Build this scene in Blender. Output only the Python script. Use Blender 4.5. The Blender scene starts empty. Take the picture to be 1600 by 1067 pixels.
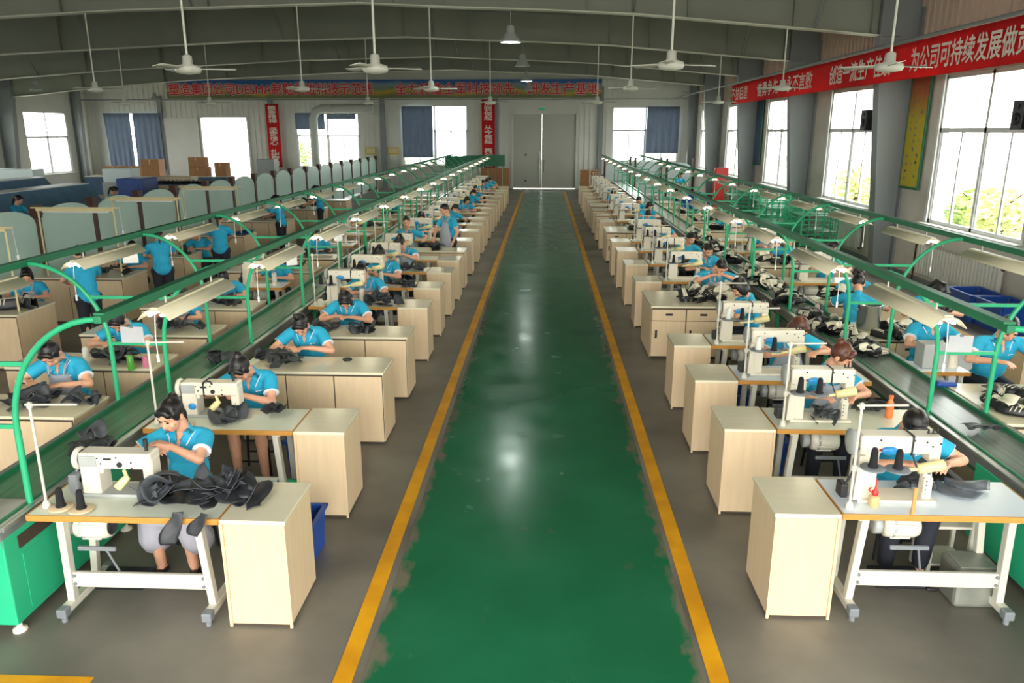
import bpy, bmesh, math, random
from mathutils import Vector, Matrix, Euler, Quaternion

S = bpy.context.scene
COL = S.collection
PI = math.pi
rnd = random.Random(7)

# ------------------------------------------------------------------ camera, sky, exposure
def setup_camera():
    f, cx, cy, vx, vy = 1200.0, 800.0, 533.5, 852.0, 205.0
    d = Vector((vx - cx, vy - cy, f)).normalized()          # aisle direction (camera axes: right, down, forward)
    up = Vector((0, -d.z, d.y)).normalized()                 # world up
    if up.y > 0: up = -up
    r = d.cross(-up)
    if r.x < 0: r = -r
    m = Matrix(((r.x, -r.y, -r.z, 0), (d.x, -d.y, -d.z, 0), (up.x, -up.y, -up.z, 3.2), (0, 0, 0, 1)))
    cd = bpy.data.cameras.new('camera')
    cd.sensor_width = 36.0
    cd.lens = 36.0 * f / 1600.0
    cd.clip_end = 400
    o = bpy.data.objects.new('camera', cd)
    o.matrix_world = m
    COL.objects.link(o)
    S.camera = o
setup_camera()

W = bpy.data.worlds.new('sky')
S.world = W
W.use_nodes = True
bg = W.node_tree.nodes['Background']
bg.inputs[0].default_value = (1.0, 0.985, 0.955, 1)
bg.inputs[1].default_value = 5.0
S.view_settings.view_transform = 'Standard'
S.view_settings.look = 'None'
S.view_settings.gamma = 1.0
S.view_settings.exposure = 0.95
S.view_settings.use_curve_mapping = False
S.cycles.use_denoising = True
S.cycles.max_bounces = 8
S.cycles.diffuse_bounces = 7
S.cycles.glossy_bounces = 3
S.cycles.transmission_bounces = 4
S.cycles.transparent_max_bounces = 6

# ------------------------------------------------------------------ materials
MATS = {}
def srgb(c):
    return tuple(((v / 255.0) / 12.92 if v / 255.0 <= 0.04045 else ((v / 255.0 + 0.055) / 1.055) ** 2.4) for v in c)
def mat(name, rgb, rough=0.5, metal=0.0, var=0.08, scale=6.0, stretch=(1, 1, 1), spec=0.5, bump=0.0, rgb2=None, detail=3.0):
    """procedural: colour wanders between rgb and rgb2 (or a darker rgb) with object-space noise"""
    if name in MATS: return MATS[name]
    m = bpy.data.materials.new(name); m.use_nodes = True
    nt = m.node_tree; b = nt.nodes['Principled BSDF']
    c = srgb(rgb)
    c2 = srgb(rgb2) if rgb2 else tuple(v * (1 - var) for v in c)
    tc = nt.nodes.new('ShaderNodeTexCoord'); mp = nt.nodes.new('ShaderNodeMapping'); nz = nt.nodes.new('ShaderNodeTexNoise')
    mp.inputs['Scale'].default_value = stretch
    nz.inputs['Scale'].default_value = scale; nz.inputs['Detail'].default_value = detail
    mx = nt.nodes.new('ShaderNodeMix'); mx.data_type = 'RGBA'
    mx.inputs[6].default_value = (*c2, 1); mx.inputs[7].default_value = (*c, 1)
    rp = nt.nodes.new('ShaderNodeMapRange'); rp.inputs[1].default_value = 0.35; rp.inputs[2].default_value = 0.65
    nt.links.new(tc.outputs['Object'], mp.inputs[0]); nt.links.new(mp.outputs[0], nz.inputs['Vector'])
    nt.links.new(nz.outputs[0], rp.inputs[0]); nt.links.new(rp.outputs[0], mx.inputs[0]); nt.links.new(mx.outputs[2], b.inputs['Base Color'])
    b.inputs['Roughness'].default_value = rough; b.inputs['Metallic'].default_value = metal
    b.inputs['Specular IOR Level'].default_value = spec
    if bump:
        bp = nt.nodes.new('ShaderNodeBump'); bp.inputs['Strength'].default_value = bump; bp.inputs['Distance'].default_value = 0.01
        nt.links.new(nz.outputs[0], bp.inputs['Height']); nt.links.new(bp.outputs[0], b.inputs['Normal'])
    MATS[name] = m
    return m
def emis(name, rgb, strength):
    if name in MATS: return MATS[name]
    m = bpy.data.materials.new(name); m.use_nodes = True
    b = m.node_tree.nodes['Principled BSDF']
    b.inputs['Base Color'].default_value = (*srgb(rgb), 1)
    b.inputs['Emission Color'].default_value = (*srgb(rgb), 1); b.inputs['Emission Strength'].default_value = strength
    MATS[name] = m
    return m
mat('lam_side', (220, 195, 157), 0.45, var=0.07, scale=4, stretch=(6, 6, 0.6))
mat('lam_top', (226, 218, 188), 0.2, var=0.05, scale=3, stretch=(1, 4, 1))
mat('top_pale', (220, 225, 205), 0.2, var=0.05, scale=3)
mat('top_blue', (224, 235, 243), 0.2, var=0.04, scale=3)
mat('edge', (198, 140, 62), 0.45, var=0.15, scale=14, stretch=(1, 6, 6))
mat('dark_gap', (70, 58, 44), 0.7)
mat('white_metal', (206, 202, 186), 0.38, var=0.06, scale=5)
mat('machine', (224, 217, 198), 0.3, var=0.05, scale=9)
mat('machine_grey', (168, 172, 168), 0.4, var=0.08, scale=8)
mat('plate', (150, 150, 148), 0.3, metal=0.8)
mat('dark', (38, 38, 40), 0.5, var=0.2)
mat('black_metal', (28, 30, 33), 0.45, var=0.2)
mat('thread', (26, 26, 29), 0.85, var=0.3, scale=60, stretch=(1, 1, 8), bump=0.4)
mat('thread_white', (228, 228, 220), 0.8, var=0.1, scale=60, stretch=(1, 1, 8))
mat('thread_yellow', (205, 190, 60), 0.8, var=0.1, scale=60, stretch=(1, 1, 8))
mat('blue_plastic', (36, 140, 200), 0.35)
mat('bin_blue', (30, 76, 160), 0.4, var=0.15, scale=8)
mat('lamp_tube_cream', (236, 222, 160), 0.4)
mat('grey_plastic', (120, 125, 128), 0.5)
mat('leather', (66, 70, 74), 0.48, var=0.25, scale=12, bump=0.25)
mat('leather_dark', (46, 48, 52), 0.5, var=0.3, scale=12, bump=0.25)
mat('leather_blue', (88, 96, 104), 0.4, var=0.2, scale=10, bump=0.2)
mat('lining', (226, 220, 196), 0.7, var=0.1)
mat('shoe_black', (30, 30, 34), 0.45, var=0.3)
mat('green_paint', (46, 170, 118), 0.38, var=0.08, scale=4)
mat('green_dark', (26, 118, 78), 0.42, var=0.12, scale=4)
mat('green_housing', (40, 178, 128), 0.4, var=0.08, scale=2)
mat('belt', (84, 132, 98), 0.26, var=0.25, scale=3, stretch=(9, 0.25, 1))
mat('belt_grey', (116, 128, 120), 0.22, var=0.3, scale=3, stretch=(12, 0.2, 1))
mat('steel', (176, 180, 178), 0.28, metal=0.75, var=0.2, scale=3, stretch=(4, 0.5, 1))
mat('trough', (226, 216, 184), 0.45, var=0.06, scale=3)
mat('cord', (235, 235, 230), 0.5)
mat('concrete', (130, 125, 113), 0.45, rgb2=(94, 90, 81), scale=0.8, detail=9)
mat('yellow_line', (228, 164, 6), 0.5, rgb2=(206, 142, 4), scale=3)
mat('yellow_mark', (200, 170, 30), 0.5)
mat('wall', (216, 216, 206), 0.6, var=0.08, scale=0.8)
mat('wall_low', (220, 214, 202), 0.75, var=0.14, scale=1.4)
mat('cladding', (176, 172, 160), 0.55, var=0.06, scale=1)
mat('cladding_pink', (208, 190, 172), 0.55, var=0.06, scale=1)
mat('steel_grey', (136, 142, 142), 0.5, var=0.1, scale=0.8)
mat('flange', (214, 214, 196), 0.5, var=0.08, scale=0.8)
mat('rafter', (138, 141, 128), 0.6, var=0.1, scale=0.8)
mat('roof', (130, 133, 124), 0.7, var=0.1, scale=0.6)
mat('door_grey', (176, 178, 164), 0.5, var=0.06, scale=0.8)
mat('frame_white', (226, 228, 226), 0.4, var=0.04)
mat('curtain', (134, 146, 164), 0.85, var=0.18, scale=5, stretch=(4, 4, 0.4))
mat('red_cloth', (236, 36, 42), 0.7, var=0.14, scale=2)
mat('letter_white', (240, 224, 212), 0.7)
mat('letter_red', (214, 40, 52), 0.6)
mat('letter_edge', (240, 205, 200), 0.6)
mat('frosted', (200, 230, 216), 0.35, var=0.08, scale=1.2)
mat('frosted_white', (214, 228, 226), 0.35, var=0.05, scale=1.2)
mat('brown', (84, 52, 44), 0.5, var=0.2)
mat('cream_bar', (212, 198, 150), 0.45)
mat('cardboard', (172, 124, 80), 0.75, var=0.12, scale=5)
mat('paper', (188, 190, 192), 0.7)
mat('fan_white', (214, 214, 200), 0.4)
mat('duct', (196, 198, 190), 0.45)
mat('blue_shop', (48, 84, 122), 0.5, var=0.2, scale=3)
mat('blue_hood', (104, 142, 172), 0.4, var=0.15, scale=3)
mat('pot', (190, 194, 192), 0.25, metal=0.8, var=0.1)
mat('orange', (240, 128, 66), 0.35)
mat('orange_lid', (238, 96, 20), 0.4)
mat('wood', (204, 150, 84), 0.6)
mat('red', (206, 44, 40), 0.4)
mat('bottle_tan', (206, 176, 120), 0.4)
mat('bottle_green', (90, 170, 60), 0.35)
mat('skin', (222, 166, 134), 0.5, var=0.07, scale=9)
mat('polo', (40, 172, 210), 0.8, var=0.1, scale=22, bump=0.1)
mat('polo_trim', (232, 240, 244), 0.8)
mat('apron', (164, 170, 180), 0.85, var=0.08, scale=9)
mat('skirt', (168, 166, 176), 0.85, var=0.08, scale=9)
mat('trousers', (34, 38, 48), 0.8, var=0.2)
mat('hair_black', (24, 20, 20), 0.42, var=0.3, scale=30, stretch=(1, 1, 0.2))
mat('hair_brown', (92, 50, 34), 0.4, var=0.3, scale=30, stretch=(1, 1, 0.2))
mat('shoe', (40, 34, 36), 0.5)
mat('lip', (178, 88, 84), 0.5)
mat('eye', (22, 18, 18), 0.3)
mat('bark', (96, 76, 56), 0.8, var=0.3)
mat('leaf', (196, 212, 140), 0.6, rgb2=(140, 172, 96), scale=2)
mat('leaf_yellow', (232, 230, 176), 0.6, rgb2=(190, 200, 136), scale=2)
mat('ground', (150, 150, 136), 0.9, var=0.15, scale=0.5)
mat('pink', (214, 120, 150), 0.5)
for n_, k_ in (('red_cloth', 0.5), ('curtain', 0.3)):            # thin cloth lets daylight through
    nt_ = MATS[n_].node_tree; p_ = nt_.nodes['Principled BSDF']; t_ = nt_.nodes.new('ShaderNodeBsdfTranslucent'); x_ = nt_.nodes.new('ShaderNodeMixShader')
    nt_.links.new(p_.inputs['Base Color'].links[0].from_socket, t_.inputs[0]); x_.inputs[0].default_value = k_
    nt_.links.new(p_.outputs[0], x_.inputs[1]); nt_.links.new(t_.outputs[0], x_.inputs[2]); nt_.links.new(x_.outputs[0], nt_.nodes['Material Output'].inputs[0])
mat('tin', (150, 152, 140), 0.4, metal=0.4, var=0.25, scale=6)
emis('tube_light', (255, 250, 232), 5.5)
emis('lamp_glow', (240, 255, 246), 90.0)
emis('bulb_warm', (255, 240, 190), 5.0)
emis('exit_green', (40, 130, 90), 0.25)

# window glass: thin clear
def glass_mat():
    m = bpy.data.materials.new('window_glass'); m.use_nodes = True
    nt = m.node_tree; nt.nodes.remove(nt.nodes['Principled BSDF'])
    out = nt.nodes['Material Output']
    t = nt.nodes.new('ShaderNodeBsdfTransparent'); g = nt.nodes.new('ShaderNodeBsdfGlossy'); mx = nt.nodes.new('ShaderNodeMixShader')
    t.inputs[0].default_value = (0.95, 0.98, 0.97, 1); g.inputs['Roughness'].default_value = 0.03
    mx.inputs[0].default_value = 0.05
    nt.links.new(t.outputs[0], mx.inputs[1]); nt.links.new(g.outputs[0], mx.inputs[2])
    nt.links.new(mx.outputs[0], out.inputs[0])
    MATS['glass'] = m
glass_mat()

def aisle_mat():
    m = bpy.data.materials.new('green_floor_paint'); m.use_nodes = True
    nt = m.node_tree; b = nt.nodes['Principled BSDF']; L = nt.links.new
    tc = nt.nodes.new('ShaderNodeTexCoord')
    def noise(scale, detail, stretch=(1, 1, 1)):
        mp = nt.nodes.new('ShaderNodeMapping'); mp.inputs['Scale'].default_value = stretch
        n = nt.nodes.new('ShaderNodeTexNoise'); n.inputs['Scale'].default_value = scale; n.inputs['Detail'].default_value = detail
        L(tc.outputs['Object'], mp.inputs[0]); L(mp.outputs[0], n.inputs['Vector']); return n
    def mixc(fac, a, c):
        mx = nt.nodes.new('ShaderNodeMix'); mx.data_type = 'RGBA'
        L(fac, mx.inputs[0])
        if isinstance(a, tuple): mx.inputs[6].default_value = (*srgb(a), 1)
        else: L(a, mx.inputs[6])
        mx.inputs[7].default_value = (*srgb(c), 1); return mx.outputs[2]
    def rng(src, a, b_):
        r = nt.nodes.new('ShaderNodeMapRange'); r.inputs[1].default_value = a; r.inputs[2].default_value = b_; L(src, r.inputs[0]); return r.outputs[0]
    n1 = noise(0.9, 4)
    base = mixc(rng(n1.outputs[0], 0.35, 0.65), (24, 98, 63), (33, 110, 74))
    # worn edges: distance from the centre line plus noise
    sx = nt.nodes.new('ShaderNodeSeparateXYZ'); L(tc.outputs['Object'], sx.inputs[0])
    ab = nt.nodes.new('ShaderNodeMath'); ab.operation = 'ABSOLUTE'; L(sx.outputs[0], ab.inputs[0])
    n2 = noise(7.0, 8, (1, 0.5, 1))
    ad = nt.nodes.new('ShaderNodeMath'); ad.operation = 'MULTIPLY_ADD'; L(n2.outputs[0], ad.inputs[0]); ad.inputs[1].default_value = 0.42; L(ab.outputs[0], ad.inputs[2])
    worn = rng(ad.outputs[0], 1.17, 1.24)
    col = mixc(worn, base, (112, 108, 90))
    n3 = noise(3.4, 7, (1, 0.8, 1))
    scuff = rng(n3.outputs[0], 0.66, 0.72)
    sc = nt.nodes.new('ShaderNodeMath'); sc.operation = 'MULTIPLY'; L(scuff, sc.inputs[0]); sc.inputs[1].default_value = 0.3
    col = mixc(sc.outputs[0], col, (96, 96, 76))
    L(col, b.inputs['Base Color'])
    n4 = noise(2.0, 3)
    rr = nt.nodes.new('ShaderNodeMapRange'); rr.inputs[1].default_value = 0.3; rr.inputs[2].default_value = 0.7; rr.inputs[3].default_value = 0.16; rr.inputs[4].default_value = 0.28
    L(n4.outputs[0], rr.inputs[0]); L(rr.outputs[0], b.inputs['Roughness'])
    MATS['aisle'] = m
aisle_mat()

def banner_mat():
    """printed banner: blue above, yellow-green meadow below, as in the photographed print"""
    m = bpy.data.materials.new('printed_banner'); m.use_nodes = True
    nt = m.node_tree; b = nt.nodes['Principled BSDF']; L = nt.links.new
    tc = nt.nodes.new('ShaderNodeTexCoord'); sx = nt.nodes.new('ShaderNodeSeparateXYZ'); nz = nt.nodes.new('ShaderNodeTexNoise')
    nz.inputs['Scale'].default_value = 0.35; nz.inputs['Detail'].default_value = 3
    L(tc.outputs['Object'], nz.inputs['Vector']); L(tc.outputs['Object'], sx.inputs[0])
    ad = nt.nodes.new('ShaderNodeMath'); ad.operation = 'MULTIPLY_ADD'; L(nz.outputs[0], ad.inputs[0]); ad.inputs[1].default_value = 1.1; L(sx.outputs[2], ad.inputs[2])
    cr = nt.nodes.new('ShaderNodeValToRGB'); e = cr.color_ramp.elements
    e[0].position = 0.25; e[0].color = (*srgb((110, 120, 70)), 1); e[1].position = 0.9; e[1].color = (*srgb((36, 92, 160)), 1)
    for p, c in ((0.42, (196, 164, 50)), (0.55, (120, 140, 110)), (0.72, (128, 150, 160))):
        k = e.new(p); k.color = (*srgb(c), 1)
    L(ad.outputs[0], cr.inputs[0]); L(cr.outputs[0], b.inputs['Base Color']); b.inputs['Roughness'].default_value = 0.5
    MATS['banner'] = m
banner_mat()
def poster_mat(name, c1, c2):
    m = bpy.data.materials.new(name); m.use_nodes = True
    nt = m.node_tree; b = nt.nodes['Principled BSDF']; L = nt.links.new
    tc = nt.nodes.new('ShaderNodeTexCoord'); sx = nt.nodes.new('ShaderNodeSeparateXYZ'); nz = nt.nodes.new('ShaderNodeTexNoise')
    nz.inputs['Scale'].default_value = 1.4; nz.inputs['Detail'].default_value = 4
    L(tc.outputs['Object'], nz.inputs['Vector']); L(tc.outputs['Object'], sx.inputs[0])
    ad = nt.nodes.new('ShaderNodeMath'); ad.operation = 'MULTIPLY_ADD'; L(nz.outputs[0], ad.inputs[0]); ad.inputs[1].default_value = 1.0; L(sx.outputs[2], ad.inputs[2])
    rp = nt.nodes.new('ShaderNodeMapRange'); rp.inputs[1].default_value = 0.7; rp.inputs[2].default_value = 1.4; L(ad.outputs[0], rp.inputs[0])
    mx = nt.nodes.new('ShaderNodeMix'); mx.data_type = 'RGBA'; mx.inputs[6].default_value = (*srgb(c1), 1); mx.inputs[7].default_value = (*srgb(c2), 1)
    L(rp.outputs[0], mx.inputs[0]); L(mx.outputs[2], b.inputs['Base Color']); b.inputs['Roughness'].default_value = 0.4
    MATS[name] = m
poster_mat('poster_yellow', (196, 178, 30), (170, 80, 40))
poster_mat('poster_blue', (62, 84, 120), (50, 66, 96))

# ------------------------------------------------------------------ mesh helpers
def frame_from(d):
    d = d.normalized()
    a = Vector((0, 0, 1)) if abs(d.z) < 0.9 else Vector((0, 1, 0))
    x = a.cross(d).normalized(); y = d.cross(x).normalized()
    return x, y, d
class MB:
    """collects shapes; build() links them as ONE mesh object"""
    def __init__(s): s.v = []; s.f = []; s.sm = []
    def _add(s, vs, fs, smooth=False):
        k = len(s.v); s.v += [tuple(p) for p in vs]
        s.f += [tuple(i + k for i in f) for f in fs]; s.sm += [smooth] * len(fs)
        return s
    def box(s, c, size, bev=0.0, rot=None):
        hx, hy, hz = size[0] / 2, size[1] / 2, size[2] / 2
        c = Vector(c); R = rot if rot is not None else None
        T = (lambda p: c + (R @ Vector(p))) if R is not None else (lambda p: c + Vector(p))
        if bev <= 0:
            vs = [T((x * hx, y * hy, z * hz)) for z in (-1, 1) for y in (-1, 1) for x in (-1, 1)]
            return s._add(vs, [(0, 2, 3, 1), (4, 5, 7, 6), (0, 1, 5, 4), (2, 6, 7, 3), (0, 4, 6, 2), (1, 3, 7, 5)])
        b = min(bev, hx * .9, hy * .9, hz * .9)
        bm = bmesh.new(); bmesh.ops.create_cube(bm, size=1)
        for v in bm.verts: v.co = Vector((v.co.x * hx * 2, v.co.y * hy * 2, v.co.z * hz * 2))
        bmesh.ops.bevel(bm, geom=list(bm.edges), offset=b, segments=2, affect='EDGES', profile=0.5)
        bm.verts.index_update()
        vs = [T(v.co) for v in bm.verts]; fs = [tuple(v.index for v in f.verts) for f in bm.faces]
        bm.free()
        return s._add(vs, fs)
    def tube(s, pts, r, seg=8, caps=True, closed=False):
        pts = [Vector(p) for p in pts]; n = len(pts)
        rs = r if isinstance(r, (list, tuple)) else [r] * n
        k0 = len(s.v); vs = []; fs = []
        x = None
        for i in range(n):
            if closed: d = pts[(i + 1) % n] - pts[i - 1]
            else: d = pts[min(i + 1, n - 1)] - pts[max(i - 1, 0)]
            d.normalize()
            if x is None: x, y, _ = frame_from(d)
            else:
                x = (x - d * x.dot(d)).normalized(); y = d.cross(x)
            for j in range(seg):
                a = 2 * PI * j / seg
                vs.append(pts[i] + (x * math.cos(a) + y * math.sin(a)) * rs[i])
        for i in range(n if closed else n - 1):
            for j in range(seg):
                a = i * seg + j; b = i * seg + (j + 1) % seg; i2 = (i + 1) % n
                fs.append((a, b, i2 * seg + (j + 1) % seg, i2 * seg + j))
        s._add(vs, fs, True)
        if caps and not closed:
            s._add([vs[j] for j in range(seg)], [tuple(reversed(range(seg)))])
            s._add([vs[(n - 1) * seg + j] for j in range(seg)], [tuple(range(seg))])
        return s
    def lathe(s, prof, c=(0, 0, 0), axis=(0, 0, 1), seg=16):
        x, y, d = frame_from(Vector(axis)); c = Vector(c)
        vs = []; fs = []; n = len(prof)
        for r, z in prof:
            for j in range(seg):
                a = 2 * PI * j / seg
                vs.append(c + d * z + (x * math.cos(a) + y * math.sin(a)) * r)
        for i in range(n - 1):
            for j in range(seg):
                fs.append((i * seg + j, i * seg + (j + 1) % seg, (i + 1) * seg + (j + 1) % seg, (i + 1) * seg + j))
        s._add(vs, fs, True)
        if prof[0][0] > 1e-4: s._add(vs[:seg], [tuple(reversed(range(seg)))])
        if prof[-1][0] > 1e-4: s._add(vs[-seg:], [tuple(range(seg))])
        return s
    def prism(s, poly, h0, h1, axis='z'):
        n = len(poly)
        def P(p, h):
            return (p[0], p[1], h) if axis == 'z' else ((p[0], h, p[1]) if axis == 'y' else (h, p[0], p[1]))
        vs = [P(p, h0) for p in poly] + [P(p, h1) for p in poly]
        fs = [tuple(reversed(range(n))), tuple(range(n, 2 * n))] + [(i, (i + 1) % n, n + (i + 1) % n, n + i) for i in range(n)]
        if axis == 'y': fs = [tuple(reversed(f)) for f in fs]
        return s._add(vs, fs)
    def grid(s, fn, nu, nv, thick=0.0, smooth=True):
        vs = [Vector(fn(i / nu, j / nv)) for i in range(nu + 1) for j in range(nv + 1)]
        fs = []
        for i in range(nu):
            for j in range(nv):
                a = i * (nv + 1) + j
                fs.append((a, a + nv + 1, a + nv + 2, a + 1))
        if thick <= 0: return s._add(vs, fs, smooth)
        nr = [Vector() for _ in vs]
        for f in fs:
            q = (vs[f[1]] - vs[f[0]]).cross(vs[f[3]] - vs[f[0]])
            for i in f: nr[i] += q
        n = len(vs)
        bot = [p - (q.normalized() if q.length > 0 else Vector((0, 0, 1))) * thick for p, q in zip(vs, nr)]
        s._add(vs + bot, fs + [tuple(reversed([i + n for i in f])) for f in fs], smooth)
        k = len(s.v) - 2 * n
        rim = [i * (nv + 1) for i in range(nu + 1)]
        rim = [i * (nv + 1) for i in range(nu + 1)] + [nu * (nv + 1) + j for j in range(1, nv + 1)] + [i * (nv + 1) + nv for i in range(nu - 1, -1, -1)] + [j for j in range(nv - 1, 0, -1)]
        m = len(rim)
        for q in range(m):
            a, b = rim[q], rim[(q + 1) % m]
            s.f.append((k + b, k + a, k + a + n, k + b + n)); s.sm.append(False)
        return s
    def ell(s, c, r, R=None, seg=14, rings=9):
        c = Vector(c); vs = []; fs = []
        for i in range(rings + 1):
            t = PI * i / rings
            for j in range(seg):
                a = 2 * PI * j / seg
                p = Vector((r[0] * math.sin(t) * math.cos(a), r[1] * math.sin(t) * math.sin(a), r[2] * math.cos(t)))
                vs.append(c + (R @ p if R is not None else p))
        for i in range(rings):
            for j in range(seg):
                fs.append((i * seg + j, (i + 1) * seg + j, (i + 1) * seg + (j + 1) % seg, i * seg + (j + 1) % seg))
        return s._add(vs, fs, True)
    def cap(s, p1, r1, p2, r2, seg=10):
        """tapered capsule"""
        p1 = Vector(p1); p2 = Vector(p2); d = p2 - p1; L = d.length
        if L < 1e-6: return s.ell(p1, (r1, r1, r1))
        prof = []
        for i in range(4):
            t = PI / 2 * i / 3; prof.append((max(r1 * math.sin(t), 1e-5), -r1 * math.cos(t)))
        for i in range(4):
            t = PI / 2 * i / 3; prof.append((max(r2 * math.cos(t), 1e-5), L + r2 * math.sin(t)))
        return s.lathe(prof, p1, d, seg)
    def mesh(s, name, material):
        me = bpy.data.meshes.new(name)
        me.from_pydata(s.v, [], s.f); me.update()
        me.polygons.foreach_set('use_smooth', s.sm)
        if material: me.materials.append(MATS[material])
        return me
    def build(s, name, material, parent=None, loc=None):
        o = bpy.data.objects.new(name, s.mesh(name, material)); COL.objects.link(o)
        if parent: o.parent = parent
        if loc: o.location = loc
        return o
    def fused(s, name, material, voxel, smooth=3, parent=None, decimate=None):
        """fuse all the shapes into one continuous surface"""
        me = s.mesh(name + '_raw', None)
        t = bpy.data.objects.new('tmp', me); COL.objects.link(t)
        m = t.modifiers.new('r', 'REMESH'); m.mode = 'VOXEL'; m.voxel_size = voxel; m.use_smooth_shade = True
        if smooth:
            q = t.modifiers.new('s', 'SMOOTH'); q.factor = 0.5; q.iterations = smooth
        dg = bpy.context.evaluated_depsgraph_get()
        out = bpy.data.meshes.new_from_object(t.evaluated_get(dg))
        out.name = name
        out.polygons.foreach_set('use_smooth', [True] * len(out.polygons))
        out.materials.clear(); out.materials.append(MATS[material])
        bpy.data.objects.remove(t); bpy.data.meshes.remove(me)
        o = bpy.data.objects.new(name, out); COL.objects.link(o)
        if parent: o.parent = parent
        return o
def tag(o, label=None, cat=None, group=None, kind=None):
    if label: o['label'] = label
    if cat: o['category'] = cat
    if group: o['group'] = group
    if kind: o['kind'] = kind
    return o
def thing(name, label, cat, loc=(0, 0, 0), rz=0.0, group=None):
    o = bpy.data.objects.new(name, None); COL.objects.link(o)
    o.empty_display_size = 0.1
    o.location = loc; o.rotation_euler = (0, 0, rz)
    return tag(o, label, cat, group)
def struct(mb, name, m, parent=None):
    o = mb.build(name, m, parent)
    o['kind'] = 'structure'
    return o
KIDS = {}
def kids(o):
    return list(o.children)
def dup(root, loc, rz=0.0, label=None, group=None):
    r = root.copy(); COL.objects.link(r); r.location = loc; r.rotation_euler = (0, 0, rz)
    if label: r['label'] = label
    if group: r['group'] = group
    for ch in root.children:
        c = ch.copy(); COL.objects.link(c); c.parent = r
        for g in ch.children:
            d = g.copy(); COL.objects.link(d); d.parent = c
    return r
class Proto:
    """the first place() moves the built thing itself; later ones copy it"""
    def __init__(s, root): s.root = root; s.used = False
    def place(s, loc, rz=0.0, label=None, group=None):
        if not s.used:
            s.used = True; o = s.root; o.location = loc; o.rotation_euler = (0, 0, rz)
            if label: o['label'] = label
            if group: o['group'] = group
            return o
        return dup(s.root, loc, rz, label, group)
ORD = ['first', 'second', 'third', 'fourth', 'fifth', 'sixth', 'seventh', 'eighth', 'ninth', 'tenth', 'eleventh', 'twelfth', 'thirteenth',
       'fourteenth', 'fifteenth', 'sixteenth', 'seventeenth', 'eighteenth', 'nineteenth', 'twentieth', 'twenty-first', 'twenty-second']
def text_mesh(body, height, width=None, bold=0.0):
    cu = bpy.data.curves.new('t', 'FONT'); cu.body = body; cu.size = 1.0; cu.align_x = 'CENTER'; cu.align_y = 'CENTER'
    cu.extrude = 0.0; cu.resolution_u = 3
    t = bpy.data.objects.new('t', cu); COL.objects.link(t)
    dg = bpy.context.evaluated_depsgraph_get()
    me = bpy.data.meshes.new_from_object(t.evaluated_get(dg))
    bpy.data.objects.remove(t); bpy.data.curves.remove(cu)
    xs = [v.co.x for v in me.vertices]; ys = [v.co.y for v in me.vertices]
    if not xs: return me
    cx, cy = (min(xs) + max(xs)) / 2, (min(ys) + max(ys)) / 2
    sy = height / (max(ys) - min(ys)); sx = width / (max(xs) - min(xs)) if width else sy
    pts = [((v.co.x - cx) * sx, (v.co.y - cy) * sy) for v in me.vertices]
    fs = [tuple(p.vertices) for p in me.polygons]
    bpy.data.meshes.remove(me)
    mb = MB()
    for q, (dx, dy) in enumerate(((0, 0), (1, 0), (-1, 0), (0, 1), (0, -1)) if bold else ((0, 0),)):
        mb._add([(x + dx * bold, y + dy * bold, .0004 * q) for x, y in pts], fs)
    return mb.mesh('lettering', None)
# ================================================================== the room
XL, XR, YF, YB = -26.4, 8.2, 45.0, -2.5      # left wall, right wall, far wall, open near end
def wall_boxes(mb, along, fix, thick, a0, a1, z0, z1, holes):
    """wall in a vertical plane with rectangular holes (a0, a1, z0, z1)"""
    def put(p, q, r, t):
        if q - p < 1e-4 or t - r < 1e-4: return
        if along == 'y': mb.box((fix + thick / 2, (p + q) / 2, (r + t) / 2), (abs(thick), q - p, t - r))
        else: mb.box(((p + q) / 2, fix + thick / 2, (r + t) / 2), (q - p, abs(thick), t - r))
    cur = a0
    for h in sorted(holes):
        if h[3] <= z0 or h[2] >= z1: continue
        put(cur, h[0], z0, z1); put(h[0], h[1], z0, max(z0, h[2])); put(h[0], h[1], min(z1, h[3]), z1); cur = h[1]
    put(cur, a1, z0, z1)
def ribs(mb, along, fix, a0, a1, z0, z1, step=0.3, depth=0.03, out=-1, holes=()):
    a = a0 + step / 2
    while a < a1:
        segs = [(z0, z1)]
        for h in holes:
            if h[0] - 0.08 < a < h[1] + 0.08:
                new = []
                for s0, s1 in segs:
                    if h[2] > s0: new.append((s0, min(s1, h[2] - .05)))
                    if h[3] < s1: new.append((max(s0, h[3] + .05), s1))
                segs = [q for q in new if q[1] - q[0] > .05]
        for s0, s1 in segs:
            if along == 'y': mb.box((fix + out * depth / 2, a, (s0 + s1) / 2), (depth, 0.09, s1 - s0))
            else: mb.box((a, fix + out * depth / 2, (s0 + s1) / 2), (0.09, depth, s1 - s0))
        a += step
COLY = [5.6, 12.0, 18.4, 24.8, 31.2, 37.6, 43.7]
RW = [(y - 1.72, y + 1.72, 1.32, 4.3) for y in (2.4, 8.8, 15.25, 21.7, 28.15, 34.6, 40.6)]
LW = [(y - 1.8, y + 1.8, 1.0, 4.2) for y in (2.4, 8.8, 15.25, 21.7, 28.15, 34.6, 41.2)]
FW = {'A': (-25.4, -21.9, 1.1, 4.25), 'door': (-19.7, -17.05, 0.0, 3.95), 'B': (-14.25, -10.6, 1.2, 4.2), 'C': (-8.15, -4.4, 1.32, 4.6), 'D': (3.75, 7.5, 1.5, 4.52)}
F = MB(); F.box(((XL + XR) / 2, (YF + YB) / 2, -0.1), (XR - XL + .6, YF - YB + .6, 0.2)); struct(F, 'floor', 'concrete')
a = MB(); a.box((0, 21.2, 0.0015), (2.06, 44.6, 0.003)); al = struct(a, 'floor_aisle', 'aisle'); al.location = (-0.04, 0, 0)
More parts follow.
